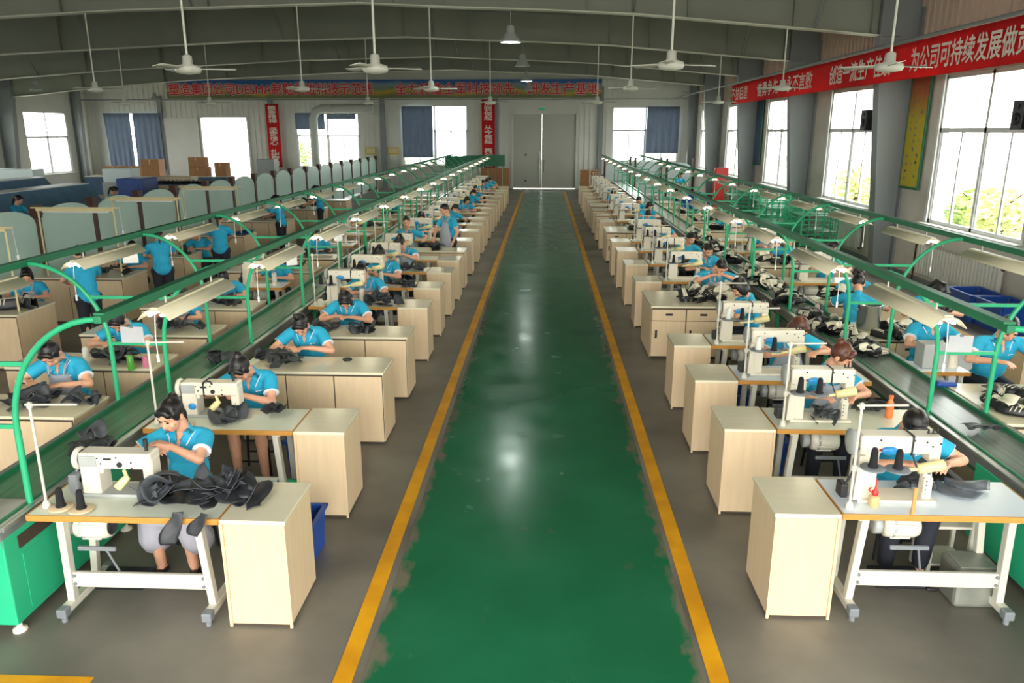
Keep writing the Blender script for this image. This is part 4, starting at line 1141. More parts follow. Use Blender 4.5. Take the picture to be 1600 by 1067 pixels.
    if near:
        for q, d_ in cuffs:
            c = MB(); c.lathe([(.06, -.001), (.0668, -.001), (.0672, .003), (.06, .003)], q, d_, 16); c.build('sleeve_trim', 'polo_trim', so)
        from mathutils.bvhtree import BVHTree
        tree_ = BVHTree.FromPolygons([v.co for v in so.data.vertices], [tuple(p.vertices) for p in so.data.polygons])
        fwd = R @ V(0, -1, 0)
        def P(x, z, off):
            o_ = T(x, 0, z) + fwd * .5
            h_ = tree_.ray_cast(o_, -fwd, 1.0)
            return (h_[0] if h_[0] is not None else T(x, -.1, z)) + fwd * off
        c = MB(); c.grid(lambda u, v: P((u - .5) * 2 * (.04 * (1 - v) + .002), .5 - .135 * v, .004), 8, 10, .002); c.build('neck_opening', 'skin', so)
        for sx in (-1, 1):
            ce = lambda u, v, sx=sx: P(sx * ((.052 - .042 * u) * (1 - v) + (.105 - .045 * u) * v), (.5 - .075 * u) * (1 - v) + (.475 - .085 * u) * v, .011 + .004 * (1 - v))
            c = MB(); c.grid(ce, 6, 4, .004); c.build('collar', 'polo', so)
            c = MB(); c.grid(lambda u, v: ce(u, .88 + .14 * v) + fwd * .0015, 6, 1, .004); c.build('collar_edge', 'polo_trim', so)
        if vneck:
            c = MB(); c.grid(lambda u, v: P(.055 + .02 * u, .352 - .014 * v * (1 - .4 * u), .003), 3, 2, .001); c.grid(lambda u, v: P(.08 + .028 * u, .35 - .008 * v, .003), 3, 1, .001); c.build('chest_logo', 'polo_trim', so)
    if apron:
        c = MB()
        def fa_(u, v):
            z = .38 - .46 * v; hw = .08 + .1 * min(1, v * 1.6); a = (u - .5) * 2
            return T(a * hw, -(.122 + e) + .05 * a * a - .006 * math.sin(v * 3) - (.03 if z < .1 else 0) * 0 - .02 * v, z)
        c.grid(fa_, 12, 12, .006)
        if not stand: c.grid(lambda u, v: V((u - .5) * .36, -.14 - .26 * v, zh + .095 - .03 * v - .05 * (2 * u - 1) ** 2), 10, 6, .005)
        else: c.grid(lambda u, v: V((u - .5) * .38, -.17 + .06 * (2 * u - 1) ** 2, zh + .0 - .36 * v), 10, 6, .006)
        for sx in (-1, 1): c.tube([T(sx * .07, -.125, .38), T(sx * .085, -.07, .47), T(sx * .06, .07, .46)], .011, 6)
        c.build('apron', 'apron', r)
    if legs:
        c = MB()
        if bottom == 'skirt':
            hs = [lg[-1], lg[1]]
            c.cap(hs[0][0], .12, hs[1][0], .12)
            for q in hs: c.cap(q[0], .12, q[1] + V(0, 0, .0), .1); c.cap(q[1], .1, q[1] + V(q[1].x * .3, .08, -.22), .12)
            c.cap(hs[0][1], .09, hs[1][1], .09)
            c.fused('skirt', 'skirt', .014, 3, r)
        elif bottom == 'trousers':
            c.cap(lg[-1][0], .115, lg[1][0], .115)
            for q in lg.values(): c.cap(q[0], .1, q[1], .074); c.cap(q[1], .074, q[2] + V(0, 0, .03), .056)
            c.fused('trousers', 'trousers', .013, 2, r)
        elif bottom == 'shorts':
            c.cap(lg[-1][0], .115, lg[1][0], .115)
            for q in lg.values(): c.cap(q[0], .1, q[0].lerp(q[1], .6), .08)
            c.fused('shorts', 'trousers', .013, 2, r)
        for q in lg.values():
            c = MB(); c.cap(q[2] + V(0, .03, -.055), .036, q[3] + V(0, -.01, 0), .03); c.box(q[2].lerp(q[3], .5) + V(0, 0, -.05), (.075, .22, .02), .006); c.build('shoe', 'shoe', r)
    # hair -----------------------------------------------------------
    h = MB()
    h.ell(H(0, .024, .034), (.083, .094, .098), HR, 16, 12)
    h.ell(H(0, -.05, .086), (.06, .03, .026), HR); h.ell(H(-.042, -.058, .066), (.03, .022, .03), HR); h.ell(H(.042, -.058, .066), (.03, .022, .03), HR)
    for sx in (-1, 1): h.ell(H(sx * .07, -.012, .03), (.014, .034, .05), HR)
    if hair == 'bun': h.ell(H(0, .085, .1), (.042, .04, .04), HR); h.cap(H(0, .05, .07), .03, H(0, .08, .095), .03)
    elif hair == 'topbun': h.ell(H(.0, .04, .145), (.036, .036, .034), HR); h.cap(H(.01, .045, .1), .02, H(-.02, .05, .165), .02)
    elif hair == 'pony':
        p = [H(0, .1, .06), H(0, .14, .03), H(0, .15, -.05), H(0, .14, -.14), H(0, .13, -.21)]
        for q, (a_, b_) in enumerate(zip(p, p[1:])): h.cap(a_, (.028, .034, .03, .024)[q], b_, (.034, .03, .024, .012)[q])
    elif hair == 'bob':
        for sx in (-1, 1): h.ell(H(sx * .068, .015, -.03), (.022, .06, .085), HR)
        h.ell(H(0, .07, -.04), (.07, .04, .09), HR)
    elif hair == 'long':
        for sx in (-1, 1): h.ell(H(sx * .06, -.01, -.05), (.026, .05, .11), HR)
        h.ell(H(0, .07, -.08), (.075, .04, .13), HR)
    elif hair == 'short':
        h = MB(); h.ell(H(0, .022, .036), (.08, .092, .094), HR, 16, 12); h.ell(H(0, -.045, .088), (.058, .03, .022), HR)
    h.fused('hair', hcol, .008, 2, r)
    if near:
        for sx in (-1, 1):
            c = MB(); c.ell(H(sx * .032, -.0815, .012), (.013, .006, .0055), HR, 8, 6); c.build('eye', 'eye', r)
            c = MB(); c.cap(H(sx * .02, -.0905, .034), .003, H(sx * .048, -.08, .036), .0025, 6); c.build('eyebrow', 'hair_black', r)
        c = MB(); c.ell(H(0, -.0945, -.058), (.02, .005, .0065), HR, 10, 6); c.build('mouth', 'lip', r)
    if scale != 1.0: r.scale = (scale,) * 3
    return r
# ================================================================== the rows beside the aisle
R5 = random.Random(11)
LY = [4.94, 6.45, 8.08, 9.5, 11.12, 12.51, 13.92, 15.25, 16.39, 18.0, 19.73, 21.1, 22.5, 23.94, 25.6, 26.94, 28.51, 30.45, 32.24, 33.71, 35.6]
LT = 'MMBBMMMMBMMMMDMMMMMMM'
RY = [5.18, 6.66, 7.97, 9.27, 11.9, 13.22, 14.93, 16.6, 18.0, 20.36, 22.09, 23.71, 25.3, 27.18, 28.42, 30.02, 32.08, 33.69, 35.74]
RT = 'MMMMBMMMMBMMMBMMMMM'
def nth(k, side): return '%s station from the front, %s of aisle' % (ORD[k], side)
for k, (y, t) in enumerate(zip(LY, LT)):
    st = nth(k, 'left')
    if t in 'MD':
        (CAB_DR if t == 'D' else CAB).place((-1.855, y - .285, 0), 0, 'cream laminate cabinet at the aisle end, ' + st, 'cabinets at the aisle ends')
        TAB[('L', 'top_pale')].place((-2.715, y - .29, 0), 0, 'pale topped sewing table with orange edge, ' + st, 'sewing tables')
        if k < 3: mc = (FLAT if k == 0 else FLAT_T)
        else: mc = POST_N if k % 2 else POST
        mc.place((-2.9, y - .2, TH + .001), 0, 'white sewing machine, ' + st, 'sewing machines')
        low = k < 2
        (STAND_LOW if low else STAND).place((-3.28, y - .44, TH + .001), 0, 'white thread stand, ' + st, 'thread stands')
        if k < 7:
            for q in range(2):
                cone((-3.17 + .15 * q, y - .46 - .02 * q, TH + (.02 if low else .308)), 'thread', '%s black thread cone on the stand, %s' % (('left', 'right')[q], st), 'thread cones')
        if k < 8: STOOL.place((-2.74, y + .33, 0), 0, 'black work stool behind the sewing table, ' + st, 'work stools')
    else:
        BENCH.place((-2.42, y - .285, 0), 0, 'long cream workbench with panelled front, ' + st, 'long workbenches')
        STOOL.place((-2.7, y + .36, 0), 0, 'black work stool behind the workbench, ' + st, 'work stools')
for k, (y, t) in enumerate(zip(RY, RT)):
    st = nth(k, 'right')
    if t == 'M':
        (CAB_DR if k in (11, 12) else CAB).place((1.745, y - .285, 0), 0, 'cream laminate cabinet at the aisle end, ' + st, 'cabinets at the aisle ends')
        TAB[('R', 'top_blue' if k in (0, 2) else 'top_pale')].place((2.625, y - .29, 0), 0, ('pale blue topped' if k in (0, 2) else 'pale topped') + ' sewing table with orange edge, ' + st, 'sewing tables')
        (POST if k % 3 != 2 else POST_N).place((2.34, y - .3, TH + .001), 0, 'tall white post-bed sewing machine, ' + st, 'sewing machines')
        STAND.place((2.04, y - .47, TH + .001), 0, 'white thread stand, ' + st, 'thread stands')
        if k < 8:
            for q in range(2):
                cone((2.15 + .15 * q, y - .49 - .02 * q, TH + .308), 'thread_white' if (k in (2, 3) and q == 0) else 'thread', '%s %s thread cone on the stand, %s' % (('left', 'right')[q], 'white' if (k in (2, 3) and q == 0) else 'black', st), 'thread cones')
        if k < 8: STOOL.place((2.74, y + .36, 0), 0, 'black work stool behind the sewing table, ' + st, 'work stools')
    else:
        BENCH_R.place((2.29, y - .56, 0), 0, 'deep cream workbench with drawers, ' + st, 'deep workbenches with drawers')
# loose things of the front stations -------------------------------------------------
heap(-2.56, 4.66, TH, 12, .17, .1, 'dark leather piece in the heap below the needle of the nearest left sewing machine', 'leather heap under the nearest left needle', R5, None, .05)
heap(-2.14, 4.66, TH, 20, .24, .13, 'dark leather piece in the big heap spilling over the nearest left cabinet', 'leather heap on the nearest left cabinet', R5, None, .06)
for q, (x, rr) in enumerate(((-2.36, .3), (-2.19, 2.6))):
    o = bpy.data.objects.new('leather_piece', PIECES[1]); COL.objects.link(o); o.location = (x, 4.355, TH - .05 + .03 * q); o.rotation_euler = (1.4, .2 * q, .2 - .4 * q); o.scale = (.75 - .15 * q,) * 3
    tag(o, ('dark leather piece hanging over the front edge of the nearest left table', 'second dark leather piece drooping off the nearest left table edge')[q], 'leather piece')
heap(-2.72, 6.13, TH, 4, .12, .06, 'dark leather piece under the needle of the second left sewing machine', 'leather under the second left needle', R5, None, .02)
heap(-2.36, 6.28, TH, 4, .12, .06, 'flat dark leather piece on the second left sewing table beside its cabinet', 'leather on the second left table', R5, [PIECES[1], PIECES[4]], .02)
heap(-2.75, 7.75, TH, 10, .2, .1, 'dark leather piece on the nearest long left workbench before the bowed worker', 'leather on the nearest left bench', R5, None, .03)
heap(-3.02, 7.98, TH, 6, .1, .06, 'dark leather piece heaped at the left end of the nearest long left workbench', 'leather at the left end of the nearest bench', R5, None, .04)
heap(-2.3, 9.2, TH, 7, .13, .07, 'dark leather piece in the heap right of the worker at the second left bench', 'leather right on the second left bench', R5, None, .04)
heap(-2.72, 9.3, TH, 5, .12, .06, 'dark leather piece under the hands at the second left bench', 'leather under hands on the second bench', R5, None, .02)
heap(-2.3, 10.75, TH, 12, .14, .1, 'dark leather piece in the bulky heap on the fifth left station', 'leather on the fifth left station', R5, None, .07)
heap(-2.3, 12.1, TH, 8, .2, .08, 'dark leather piece on the sixth left station', 'leather on the sixth left station', R5, None, .04)
heap(-2.35, 13.6, TH, 6, .2, .08, 'dark leather piece on the seventh left station', 'leather on the seventh left station', R5, None, .03)
heap(-2.3, 16.1, TH, 10, .2, .1, 'dark leather piece on the ninth left station bench', 'leather on the ninth left bench', R5, None, .05)
heap(-2.3, 19.4, TH, 10, .2, .08, 'dark leather piece on the eleventh left station', 'leather on the eleventh left station', R5, None, .06)
heap(-3.62, 8.0, .76, 6, .1, .16, 'dark leather piece on the left belt, level with the nearest long bench', 'leather on the left belt, middle', R5, None, .05)
heap(-3.6, 5.55, .76, 8, .12, .16, 'dark leather piece on the left belt behind the nearest sewing machine', 'leather on the left belt, near', R5, None, .06)
heap(2.62, 4.98, TH, 3, .05, .05, 'dark leather piece beside the post of the nearest right machine', 'leather at the nearest right post', R5, None, .03)
for q, (x, y, a) in enumerate(((2.86, 4.98, .5), (2.98, 5.06, 1.1))):
    o = bpy.data.objects.new('leather_piece', PIECES_B[0]); COL.objects.link(o); o.location = (x, y, TH + .004 + .012 * q); o.rotation_euler = (0, 0, a)
    tag(o, ('blue-grey leather vamp lying nearest the post on the pale blue front table', 'blue-grey leather vamp at the belt end of the pale blue front table')[q], 'leather piece')
heap(2.45, 6.4, TH, 5, .1, .07, 'dark leather piece beside the machine at the second right station', 'leather at the second right station', R5, None, .04)
heap(2.95, 6.55, TH, 3, .08, .08, 'dark leather piece near the belt on the second right table', 'leather on the second right table', R5, None, .03)
heap(3.62, 6.0, .76, 4, .1, .25, 'dark leather piece lying on the near end of the right belt', 'leather on the near right belt', R5, None, .03)
shoes(2.35, 11.35, TH, 18, .3, .3, 'black and white shoe upper in the heap on the nearest drawer bench', 'shoe uppers on the nearest drawer bench', R5)
shoes(3.62, 9.4, .76, 20, .13, 1.1, 'black and white shoe upper on the right belt behind the third and fourth stations', 'shoe uppers on the belt, near', R5)
shoes(3.62, 12.3, .76, 30, .15, 1.4, 'black and white shoe upper heaped on the right belt beyond the drawer bench', 'shoe uppers on the belt, middle', R5)
shoes(3.62, 16.8, .76, 24, .15, 2.4, 'black and white shoe upper on the right belt far along', 'shoe uppers on the belt, far', R5)
shoes(2.3, 19.8, TH, 10, .3, .3, 'black and white shoe upper on the second drawer bench right of the aisle', 'shoe uppers on the second drawer bench', R5)
shoes(2.6, 14.75, TH, 5, .2, .08, 'black and white shoe upper on the seventh right station', 'shoe uppers on the seventh right station', R5)
# oil bottle, stick, lid, drinks
o = thing('oil_bottle', 'small tan oil bottle with red nozzle by the nearest right machine column', 'bottle', (2.21, 4.74, TH))
b = MB(); b.lathe([(.03, 0), (.034, .01), (.034, .07), (.022, .085), (.001, .086)], (0, 0, 0), (0, 0, 1), 14); b.build('bottle_body', 'bottle_tan', o)
b = MB(); b.lathe([(.02, .085), (.022, .11), (.01, .125), (.006, .14), (.004, .2)], (0, 0, 0), (0, 0, 1), 12); b.tube([(-.02, 0, .1), (-.045, 0, .12), (-.03, 0, .14)], .005, 6); b.build('nozzle', 'red', o)
b = MB(); b.box((0, 0, .095), (.024, .014, .19), .003); o = b.build('wooden_stick', 'wood', None, (2.42, 4.64, TH)); tag(o, 'short upright wooden stick at the front of the pale blue table', 'stick')
b = MB(); b.box((-.105, 0, .0), (.012, .06, .012))
o = thing('drink_bottle', 'orange drink bottle on the second right table behind the nearest worker', 'bottle', (3.02, 6.42, TH))
b = MB(); b.lathe([(.03, 0), (.033, .01), (.033, .06), (.027, .075), (.033, .09), (.033, .13), (.016, .165), (.016, .18)], (0, 0, 0), (0, 0, 1), 14); b.build('bottle_body', 'orange', o)
b = MB(); b.lathe([(.02, .18), (.02, .205), (.001, .206)], (0, 0, 0), (0, 0, 1), 12); b.build('bottle_cap', 'orange_lid', o)
b = MB(); b.lathe([(.045, 0), (.05, .004), (.05, .018), (.04, .014), (.001, .012)], (0, 0, 0), (0, 0, 1), 18); o = b.build('round_tin', 'black_metal', None, (-2.13, 7.95, TH)); tag(o, 'small round black tin on the nearest long left workbench', 'tin')
b = MB(); b.box((0, 0, .15), (.3, .26, .3), .03); o = b.build('tin_box', 'tin', None, (3.02, 4.92, 0)); tag(o, 'worn square tin box on the floor beside the right belt housing', 'box')
b = MB(); b.box((0, 0, .303), (.26, .22, .008), .002); b.build('box_lid', 'tin', o)
BIN.place((-1.9, 5.22, 0), PI / 2, 'blue plastic bin on the floor behind the nearest left cabinet')
BIN.place((-2.2, 6.9, 0), 0, 'blue plastic bin on the floor under the second left station')
BIN.place((2.1, 7.1, 0), 0, 'blue plastic bin on the floor behind the second right station')
BIN.place((2.1, 8.4, 0), 0, 'blue plastic bin on the floor behind the third right station')
o = thing('side_shelf', 'small cream shelf under the nearest right table near the belt', 'shelf', (3.0, 5.28, 0))
for z in (.42, .12):
    b = MB(); b.box((0, 0, z), (.3, .26, .02)); b.build('shelf_board', 'white_metal', o)
b = MB()
for sx in (-1, 1):
    for sy in (-1, 1): b.box((sx * .14, sy * .12, .28), (.025, .025, .56))
b.build('shelf_post', 'white_metal', o)

# ================================================================== row beyond the left belt
BY = [6.7, 8.12, 9.48, 10.95, 12.4, 13.9, 15.4, 17.0, 18.8, 20.4, 22.0, 23.6, 25.2, 26.8, 28.6, 30.4]
for k, y in enumerate(BY):
    if k in (4, 7, 8, 10):
        TAB[('S', 'top_blue')].place((-4.55, y - .27, 0), 0, 'small pale table at the %s bench place beyond the left belt' % ORD[k], 'tables beyond the left belt')
        POST_N.place((-4.62, y - .25, TH + .001), 0, 'tall white sewing machine at the %s place beyond the left belt' % ORD[k], 'sewing machines')
    else:
        BENCH_B.place((-4.9, y - .285, 0), 0, 'cream panelled workbench, %s beyond the left belt' % ORD[k], 'workbenches beyond the left belt')
    if k < 6: STOOL.place((-4.8, y + .36, 0), 0, 'black stool behind the %s workbench beyond the left belt' % ORD[k], 'work stools')
lab = 'dark grey leather piece spread on the nearest workbench beyond the left belt'
heap(-4.65, 6.38, TH, 9, .3, .12, lab, 'leather on the nearest bench beyond the left belt', R5, PIECES[1:6], .03, 1.15)
heap(-4.3, 6.5, TH, 5, .08, .08, 'grey leather piece at the belt end of the nearest bench beyond the left belt', 'leather at its belt end', R5, PIECES[1:6], .03)
heap(-4.6, 7.78, TH, 14, .3, .1, 'grey leather piece on the second workbench beyond the left belt', 'leather on the second bench beyond the left belt', R5, None, .04, 1.1)
heap(-4.6, 9.2, TH, 12, .3, .1, 'grey leather piece on the third workbench beyond the left belt', 'leather on the third bench beyond the left belt', R5, None, .04, 1.1)
heap(-4.6, 10.7, TH, 8, .3, .1, 'dark leather piece on the fourth workbench beyond the left belt', 'leather on the fourth bench beyond the left belt', R5, None, .06, 1.1)
for q, y in enumerate((13.65, 15.1, 20.1, 23.3)):
    heap(-4.6, y, TH, 7, .35, .12, 'dark leather piece on the %s leather-strewn bench far beyond the left belt' % ORD[q], 'leather on far benches, %s' % ORD[q], R5, None, .06, 1.2)
for x, y, c_, l in ((-4.3, 7.5, 'bottle_green', 'green drink bottle on the second bench beyond the left belt'), (-4.28, 6.95, 'pink', 'pink cup behind the nearest bench beyond the left belt'),
                    (-5.05, 7.95, 'frame_white', 'white paper cup on the second bench beyond the left belt')):
    o = thing('drink_bottle' if 'bottle' in l else 'drink_cup', l, 'bottle' if 'bottle' in l else 'cup', (x, y, TH if y != 6.95 else .0))
    if y == 6.95: o.location = (-4.2, 7.62, TH)
    b = MB(); b.lathe([(.03, 0), (.033, .01), (.033, .1 if 'cup' in l else .14), (.02, .1 if 'cup' in l else .17), (.001, .1 if 'cup' in l else .17)], (0, 0, 0), (0, 0, 1), 14); b.build('vessel', c_, o)
    b = MB(); b.lathe([(.021, .1 if 'cup' in l else .17), (.021, .115 if 'cup' in l else .195), (.001, .117 if 'cup' in l else .197)], (0, 0, 0), (0, 0, 1), 12); b.build('cap', 'dark' if 'bottle' in l else c_, o)
# ------------------------------------------------------------------ row along the frosted partition
CY = [10.3, 13.0, 15.3, 18.45, 21.5, 25.0, 28.2]
for k, y in enumerate(CY):
    BENCH_C.place((-8.1, y, 0), 0, 'large cream workbench, %s from the front along the frosted partition' % ORD[k], 'workbenches along the partition')
o = thing('bin_lining', 'blue plastic sheet draped on the fourth bench along the partition', 'sheet', (-7.7, 18.4, TH))
b = MB(); b.grid(lambda u, v: ((u - .5) * 1.1, (v - .5) * .8, .04 + .04 * math.sin(u * 9) * math.cos(v * 7)), 16, 12, .006); b.build('sheet', 'bin_blue', o)
for q, (x, y) in enumerate(((-7.3, 10.35), (-7.55, 10.2), (-7.9, 10.4))):
    SHOES[0].place((x, y, TH + .002), 1.0 + q, 'dark boot upper, %s from the aisle on the nearest partition bench' % ORD[q], 'boot uppers on the nearest partition bench').scale = (1.5, 1.5, 2.4)
heap(-7.6, 13.0, TH, 8, .4, .2, 'dark leather piece on the second bench along the partition', 'leather on the second partition bench', R5, None, .05, 1.2)
heap(-7.6, 15.3, TH, 6, .4, .2, 'dark leather piece on the third bench along the partition', 'leather on the third partition bench', R5, None, .05, 1.2)
heap(-7.7, 21.5, TH, 10, .5, .2, 'dark leather piece on the fifth bench along the partition', 'leather on the fifth partition bench', R5, None, .1, 1.4)
heap(-7.7, 25.0, TH, 12, .5, .2, 'brownish leather piece on the sixth bench along the partition', 'leather on the sixth partition bench', R5, None, .12, 1.5)
def bar_lamp(x0, x1, y, z, label):
    o = thing('bar_lamp', label, 'lamp', ((x0 + x1) / 2, y, 0), 0, 'cream bar lamps along the partition')
    w_ = x1 - x0
    b = MB(); b.box((0, 0, z), (w_, .07, .05), .006); b.box((0, 0, z + .03), (w_ + .2, .03, .02)); b.build('lamp_bar', 'cream_bar', o)
    b = MB(); b.tube([(-w_ / 2 + .1, 0, z - .04), (w_ / 2 - .1, 0, z - .04)], .014, 8); b.build('tube', 'frame_white', o)
    for s_ in (-1, 1):
        b = MB(); b.tube([(s_ * (w_ / 2 - .02), 0, z), (s_ * (w_ / 2 - .02), 0, TH)], .016, 6); b.build('leg', 'cream_bar', o)
    b = MB(); b.tube([(w_ / 2 + .08, 0, z + .02), (w_ / 2 + .1, 0, z - .35)], .004, 4); b.ell((w_ / 2 + .1, 0, z - .38), (.02, .02, .04)); b.build('pull_cord', 'cord', o)
for k, (y, z) in enumerate(((10.1, 1.92), (12.8, 1.92), (15.1, 1.9), (18.2, 1.9))):
    bar_lamp(-8.6, -7.25, y, z, 'cream bar lamp on two legs over the %s bench along the frosted partition' % ORD[k])
pt = thing('partition_screen', 'long frosted green glass partition with brown posts and arched panels, left side', 'partition', (-9.7, 0, 0))
for k in range(-1, 17):
    y = 14.4 + 1.9 * k
    b = MB(); b.box((0, y, .88), (.09, .14, 1.76), .01); b.prism([(y - .07, 1.6), (y + .07, 1.6), (y + .13, 1.84), (y - .13, 1.84)], -.07, .07, 'x'); b.build('post', 'brown', pt)
    y0, y1 = y + .07, y + 1.83
    poly = [(y0, .1), (y1, .1), (y1, 1.5)] + [((y0 + y1) / 2 + math.cos(a) * (y1 - y0) / 2, 1.5 + math.sin(a) * .3) for a in [PI * q / 14 for q in range(1, 14)]] + [(y0, 1.5)]
    b = MB(); b.prism(poly, -.012, .012, 'x'); b.build('panel', 'frosted', pt)

# ================================================================== row beyond the right belt
RB = [7.42, 9.95, 11.6, 13.2, 14.8, 16.5, 18.2, 20.0, 22.0, 24.0, 26.0, 28.0]
for k, y in enumerate(RB):
    if k < 2: BENCH_R.place((4.72 if k == 0 else 4.38, y - (.56 if k == 0 else .44), 0), 0, 'deep cream workbench, %s beyond the right belt' % ORD[k], 'workbenches beyond the right belt').scale = (1 if k == 0 else .55, 1 if k == 0 else .78, 1)
    elif k in (3, 5, 6):
        TAB[('R', 'top_pale')].place((4.65, y - .29, 0), 0, 'pale topped sewing table, %s place beyond the right belt' % ORD[k], 'tables beyond the right belt')
        POST_N.place((4.5, y - .3, TH + .001), 0, 'tall white sewing machine at the %s place beyond the right belt' % ORD[k], 'sewing machines')
        STAND.place((4.1, y - .45, TH + .001), 0, 'white thread stand at the %s place beyond the right belt' % ORD[k], 'thread stands')
    else: BENCH_B.place((4.8, y - .285, 0), 0, 'cream panelled workbench, %s beyond the right belt' % ORD[k], 'workbenches beyond the right belt')
TAB[('S', 'top_blue')].place((4.18, 7.98, 0), 0, 'small pale machine table between the two nearest benches beyond the right belt').scale = (.68, .8, 1)
mb_ = thing('skiving_machine', 'grey box-shaped sewing machine on the small table beyond the right belt', 'machine', (4.17, 8.0, TH))
b = MB(); b.box((-.05, 0, .13), (.26, .2, .26), .012); b.build('housing', 'machine_grey', mb_)
b = MB(); b.lathe([(.06, 0), (.065, .02), (.05, .16), (.001, .17)], (.16, -.02, 0), (0, 0, 1), 14); b.build('motor_cover', 'machine', mb_)
pot_ = thing('metal_pot', 'large shiny metal pot standing on the second bench beyond the right belt', 'pot', (4.1, 9.6, TH))
b = MB(); b.lathe([(.13, 0), (.14, .01), (.14, .31), (.15, .315), (.135, .315), (.13, .03), (.001, .025)], (0, 0, 0), (0, 0, 1), 24); b.build('pot_body', 'pot', pot_)
b = MB(); b.tube([(.14, -.03, .25), (.17, 0, .26), (.14, .03, .25)], .007, 6); b.tube([(-.14, -.03, .25), (-.17, 0, .26), (-.14, .03, .25)], .007, 6); b.build('pot_handle', 'pot', pot_)
shoes(4.35, 6.75, TH, 8, .3, .3, 'black and white shoe upper heaped on the nearest bench beyond the right belt', 'shoe uppers on the nearest bench beyond the right belt', R5)
heap(4.3, 7.1, TH, 4, .15, .15, 'dark sole-shaped leather piece before the man beyond the right belt', 'leather before the man', R5, [PIECES[1]], .02)
heap(4.85, 6.6, TH, 8, .2, .16, 'blue-grey leather piece on the nearest bench beyond the right belt', 'blue leather on the nearest bench', R5, PIECES_B, .05, 1.3)
shoes(4.3, 9.3, TH, 7, .2, .25, 'pale shoe upper around the pot on the second bench beyond the right belt', 'shoe uppers around the pot', R5)
for q, y in enumerate((11.35, 14.5, 19.7, 21.7, 23.7)):
    shoes(4.5, y, TH, 6, .4, .15, 'black and white shoe upper on the %s far bench beyond the right belt' % ORD[q], 'shoe uppers on far benches, %s' % ORD[q], R5)
o = MB(); o.box((0, 0, 0), (.2, .1, .05), .02); q = o.build('blue_case', 'bin_blue', None, (3.98, 7.55, .0)); tag(q, 'small blue pouch on the belt edge before the man beyond the right belt', 'pouch'); q.location = (3.96, 7.35, .805)
CAB.place((5.75, 9.0, 0), 0, 'cream cabinet standing apart behind the man beyond the right belt')
for q, (x, y) in enumerate(((7.6, 13.6), (7.65, 12.75))):
    BIN.place((x, y, 0), PI / 2, ('large blue crate on the floor by the right wall, the further one', 'large blue crate on the floor by the right wall, the nearer one')[q]).scale = (1.6, 1.5, 1.4)
def wire_rack(x, y, label):
    o = thing('wire_rack', label, 'rack', (x, y, 0), 0, 'green wire racks by the right wall')
    w_, d, h = .9, 1.1, 1.3
    for sx in (-1, 1):
        for sy in (-1, 1):
            b = MB(); b.box((sx * w_ / 2, sy * d / 2, h / 2 + .05), (.03, .03, h)); b.lathe([(.04, -.02), (.04, .02)], (sx * w_ / 2, sy * d / 2, .045), (1, 0, 0), 10); b.build('leg', 'green_paint', o)
    def grid_(p0, ax, n, wd, nm):
        b = MB()
        for k in range(n + 1):
            t = -wd / 2 + wd * k / n
            if ax == 'x': b.box((t, p0, h / 2 + .15), (.024, .016, h - .25))
            else: b.box((p0, t, h / 2 + .15), (.016, .024, h - .25))
        for k in range(9):
            z = .3 + (h - .28) * k / 8
            if ax == 'x': b.box((0, p0, z), (wd, .016, .024))
            else: b.box((p0, 0, z), (.016, wd, .024))
        b.build(nm, 'green_paint', o)
    grid_(-d / 2, 'x', 5, w_, 'side_grid'); grid_(d / 2, 'x', 5, w_, 'side_grid'); grid_(w_ / 2, 'y', 6, d, 'back_grid')
    b = MB()
    for z in (.35, .75, 1.15): b.box((0, 0, z), (w_, d, .015))
    b.build('shelf', 'green_dark', o)
for q, (x, y) in enumerate(((6.9, 20.2), (6.7, 22.2), (6.9, 24.2), (6.6, 26.4))): wire_rack(x, y, 'green wire rack, %s from the front, by the right wall' % ORD[q])
rc = MB(); rc.box((0, 0, .9), (.5, .35, 1.8), .02); o = rc.build('fire_cabinet', 'red', None, (7.0, 31.5, 0)); tag(o, 'tall red cabinet against the right wall beyond the wire racks', 'cabinet')
q = MB(); q.box((-.27, 0, .9), (.02, .28, 1.6), .005); q.build('cabinet_door', 'red', o)
for q, (x, y) in enumerate(((4.9, 25.5), (5.2, 28.0))):
    BIN.place((x, y, TH), 0, ('blue crate on a far bench beyond the right belt, nearer one', 'blue crate on a far bench beyond the right belt, further one')[q]).scale = (1.8, 1.5, .8)
for q in range(3):
    o = thing('screen_panel', 'white rounded screen panel at the far right end, %s from the left' % ORD[q], 'screen', (5.0 + 1.5 * q - 1.2, 41.5 - q * .8, 0))
    b = MB(); b.prism([(-.6, .1), (.6, .1), (.6, 1.3)] + [(math.cos(a) * .6, 1.3 + math.sin(a) * .4) for a in [PI * k / 12 for k in range(1, 12)]] + [(-.6, 1.3)], -.012, .012, 'y'); b.build('panel', 'frosted_white', o)
    b = MB(); b.box((-.66, 0, .95), (.1, .1, 1.9)); b.box((.66, 0, .95), (.1, .1, 1.9)); b.build('post', 'brown', o)
# end of the rows: brown boards and cartons by the door
for q in range(4):
    b = MB(); b.box((0, 0, .65), (.34, .05, 1.3), .004); o = b.build('fibre_board', 'cardboard', None, (-3.2 + .38 * q, 41.6 + .1 * q, 0)); tag(o, 'brown board standing before the far wall, %s from the left' % ORD[q], 'board', 'brown boards by the grey door')
b = MB(); b.box((0, 0, .62), (.95, .8, 1.24), .01); o = b.build('carton', 'cardboard', None, (2.35, 41.5, 0)); tag(o, 'brown carton standing right of the big grey door', 'carton')
q = MB(); q.box((0, -.403, .62), (.06, .006, 1.2)); q.build('tape', 'lam_side', o)
gs = thing('mesh_screen', 'dark green mesh screen over the far end of the left belt', 'screen', (-4.0, 41.0, 0))
for q in range(3):
    b = MB(); b.box((-.5 + q * .8, q * 1.1, 1.65), (1.4, .03, .6)); b.build('screen_sheet', 'green_dark', gs)
b = MB()
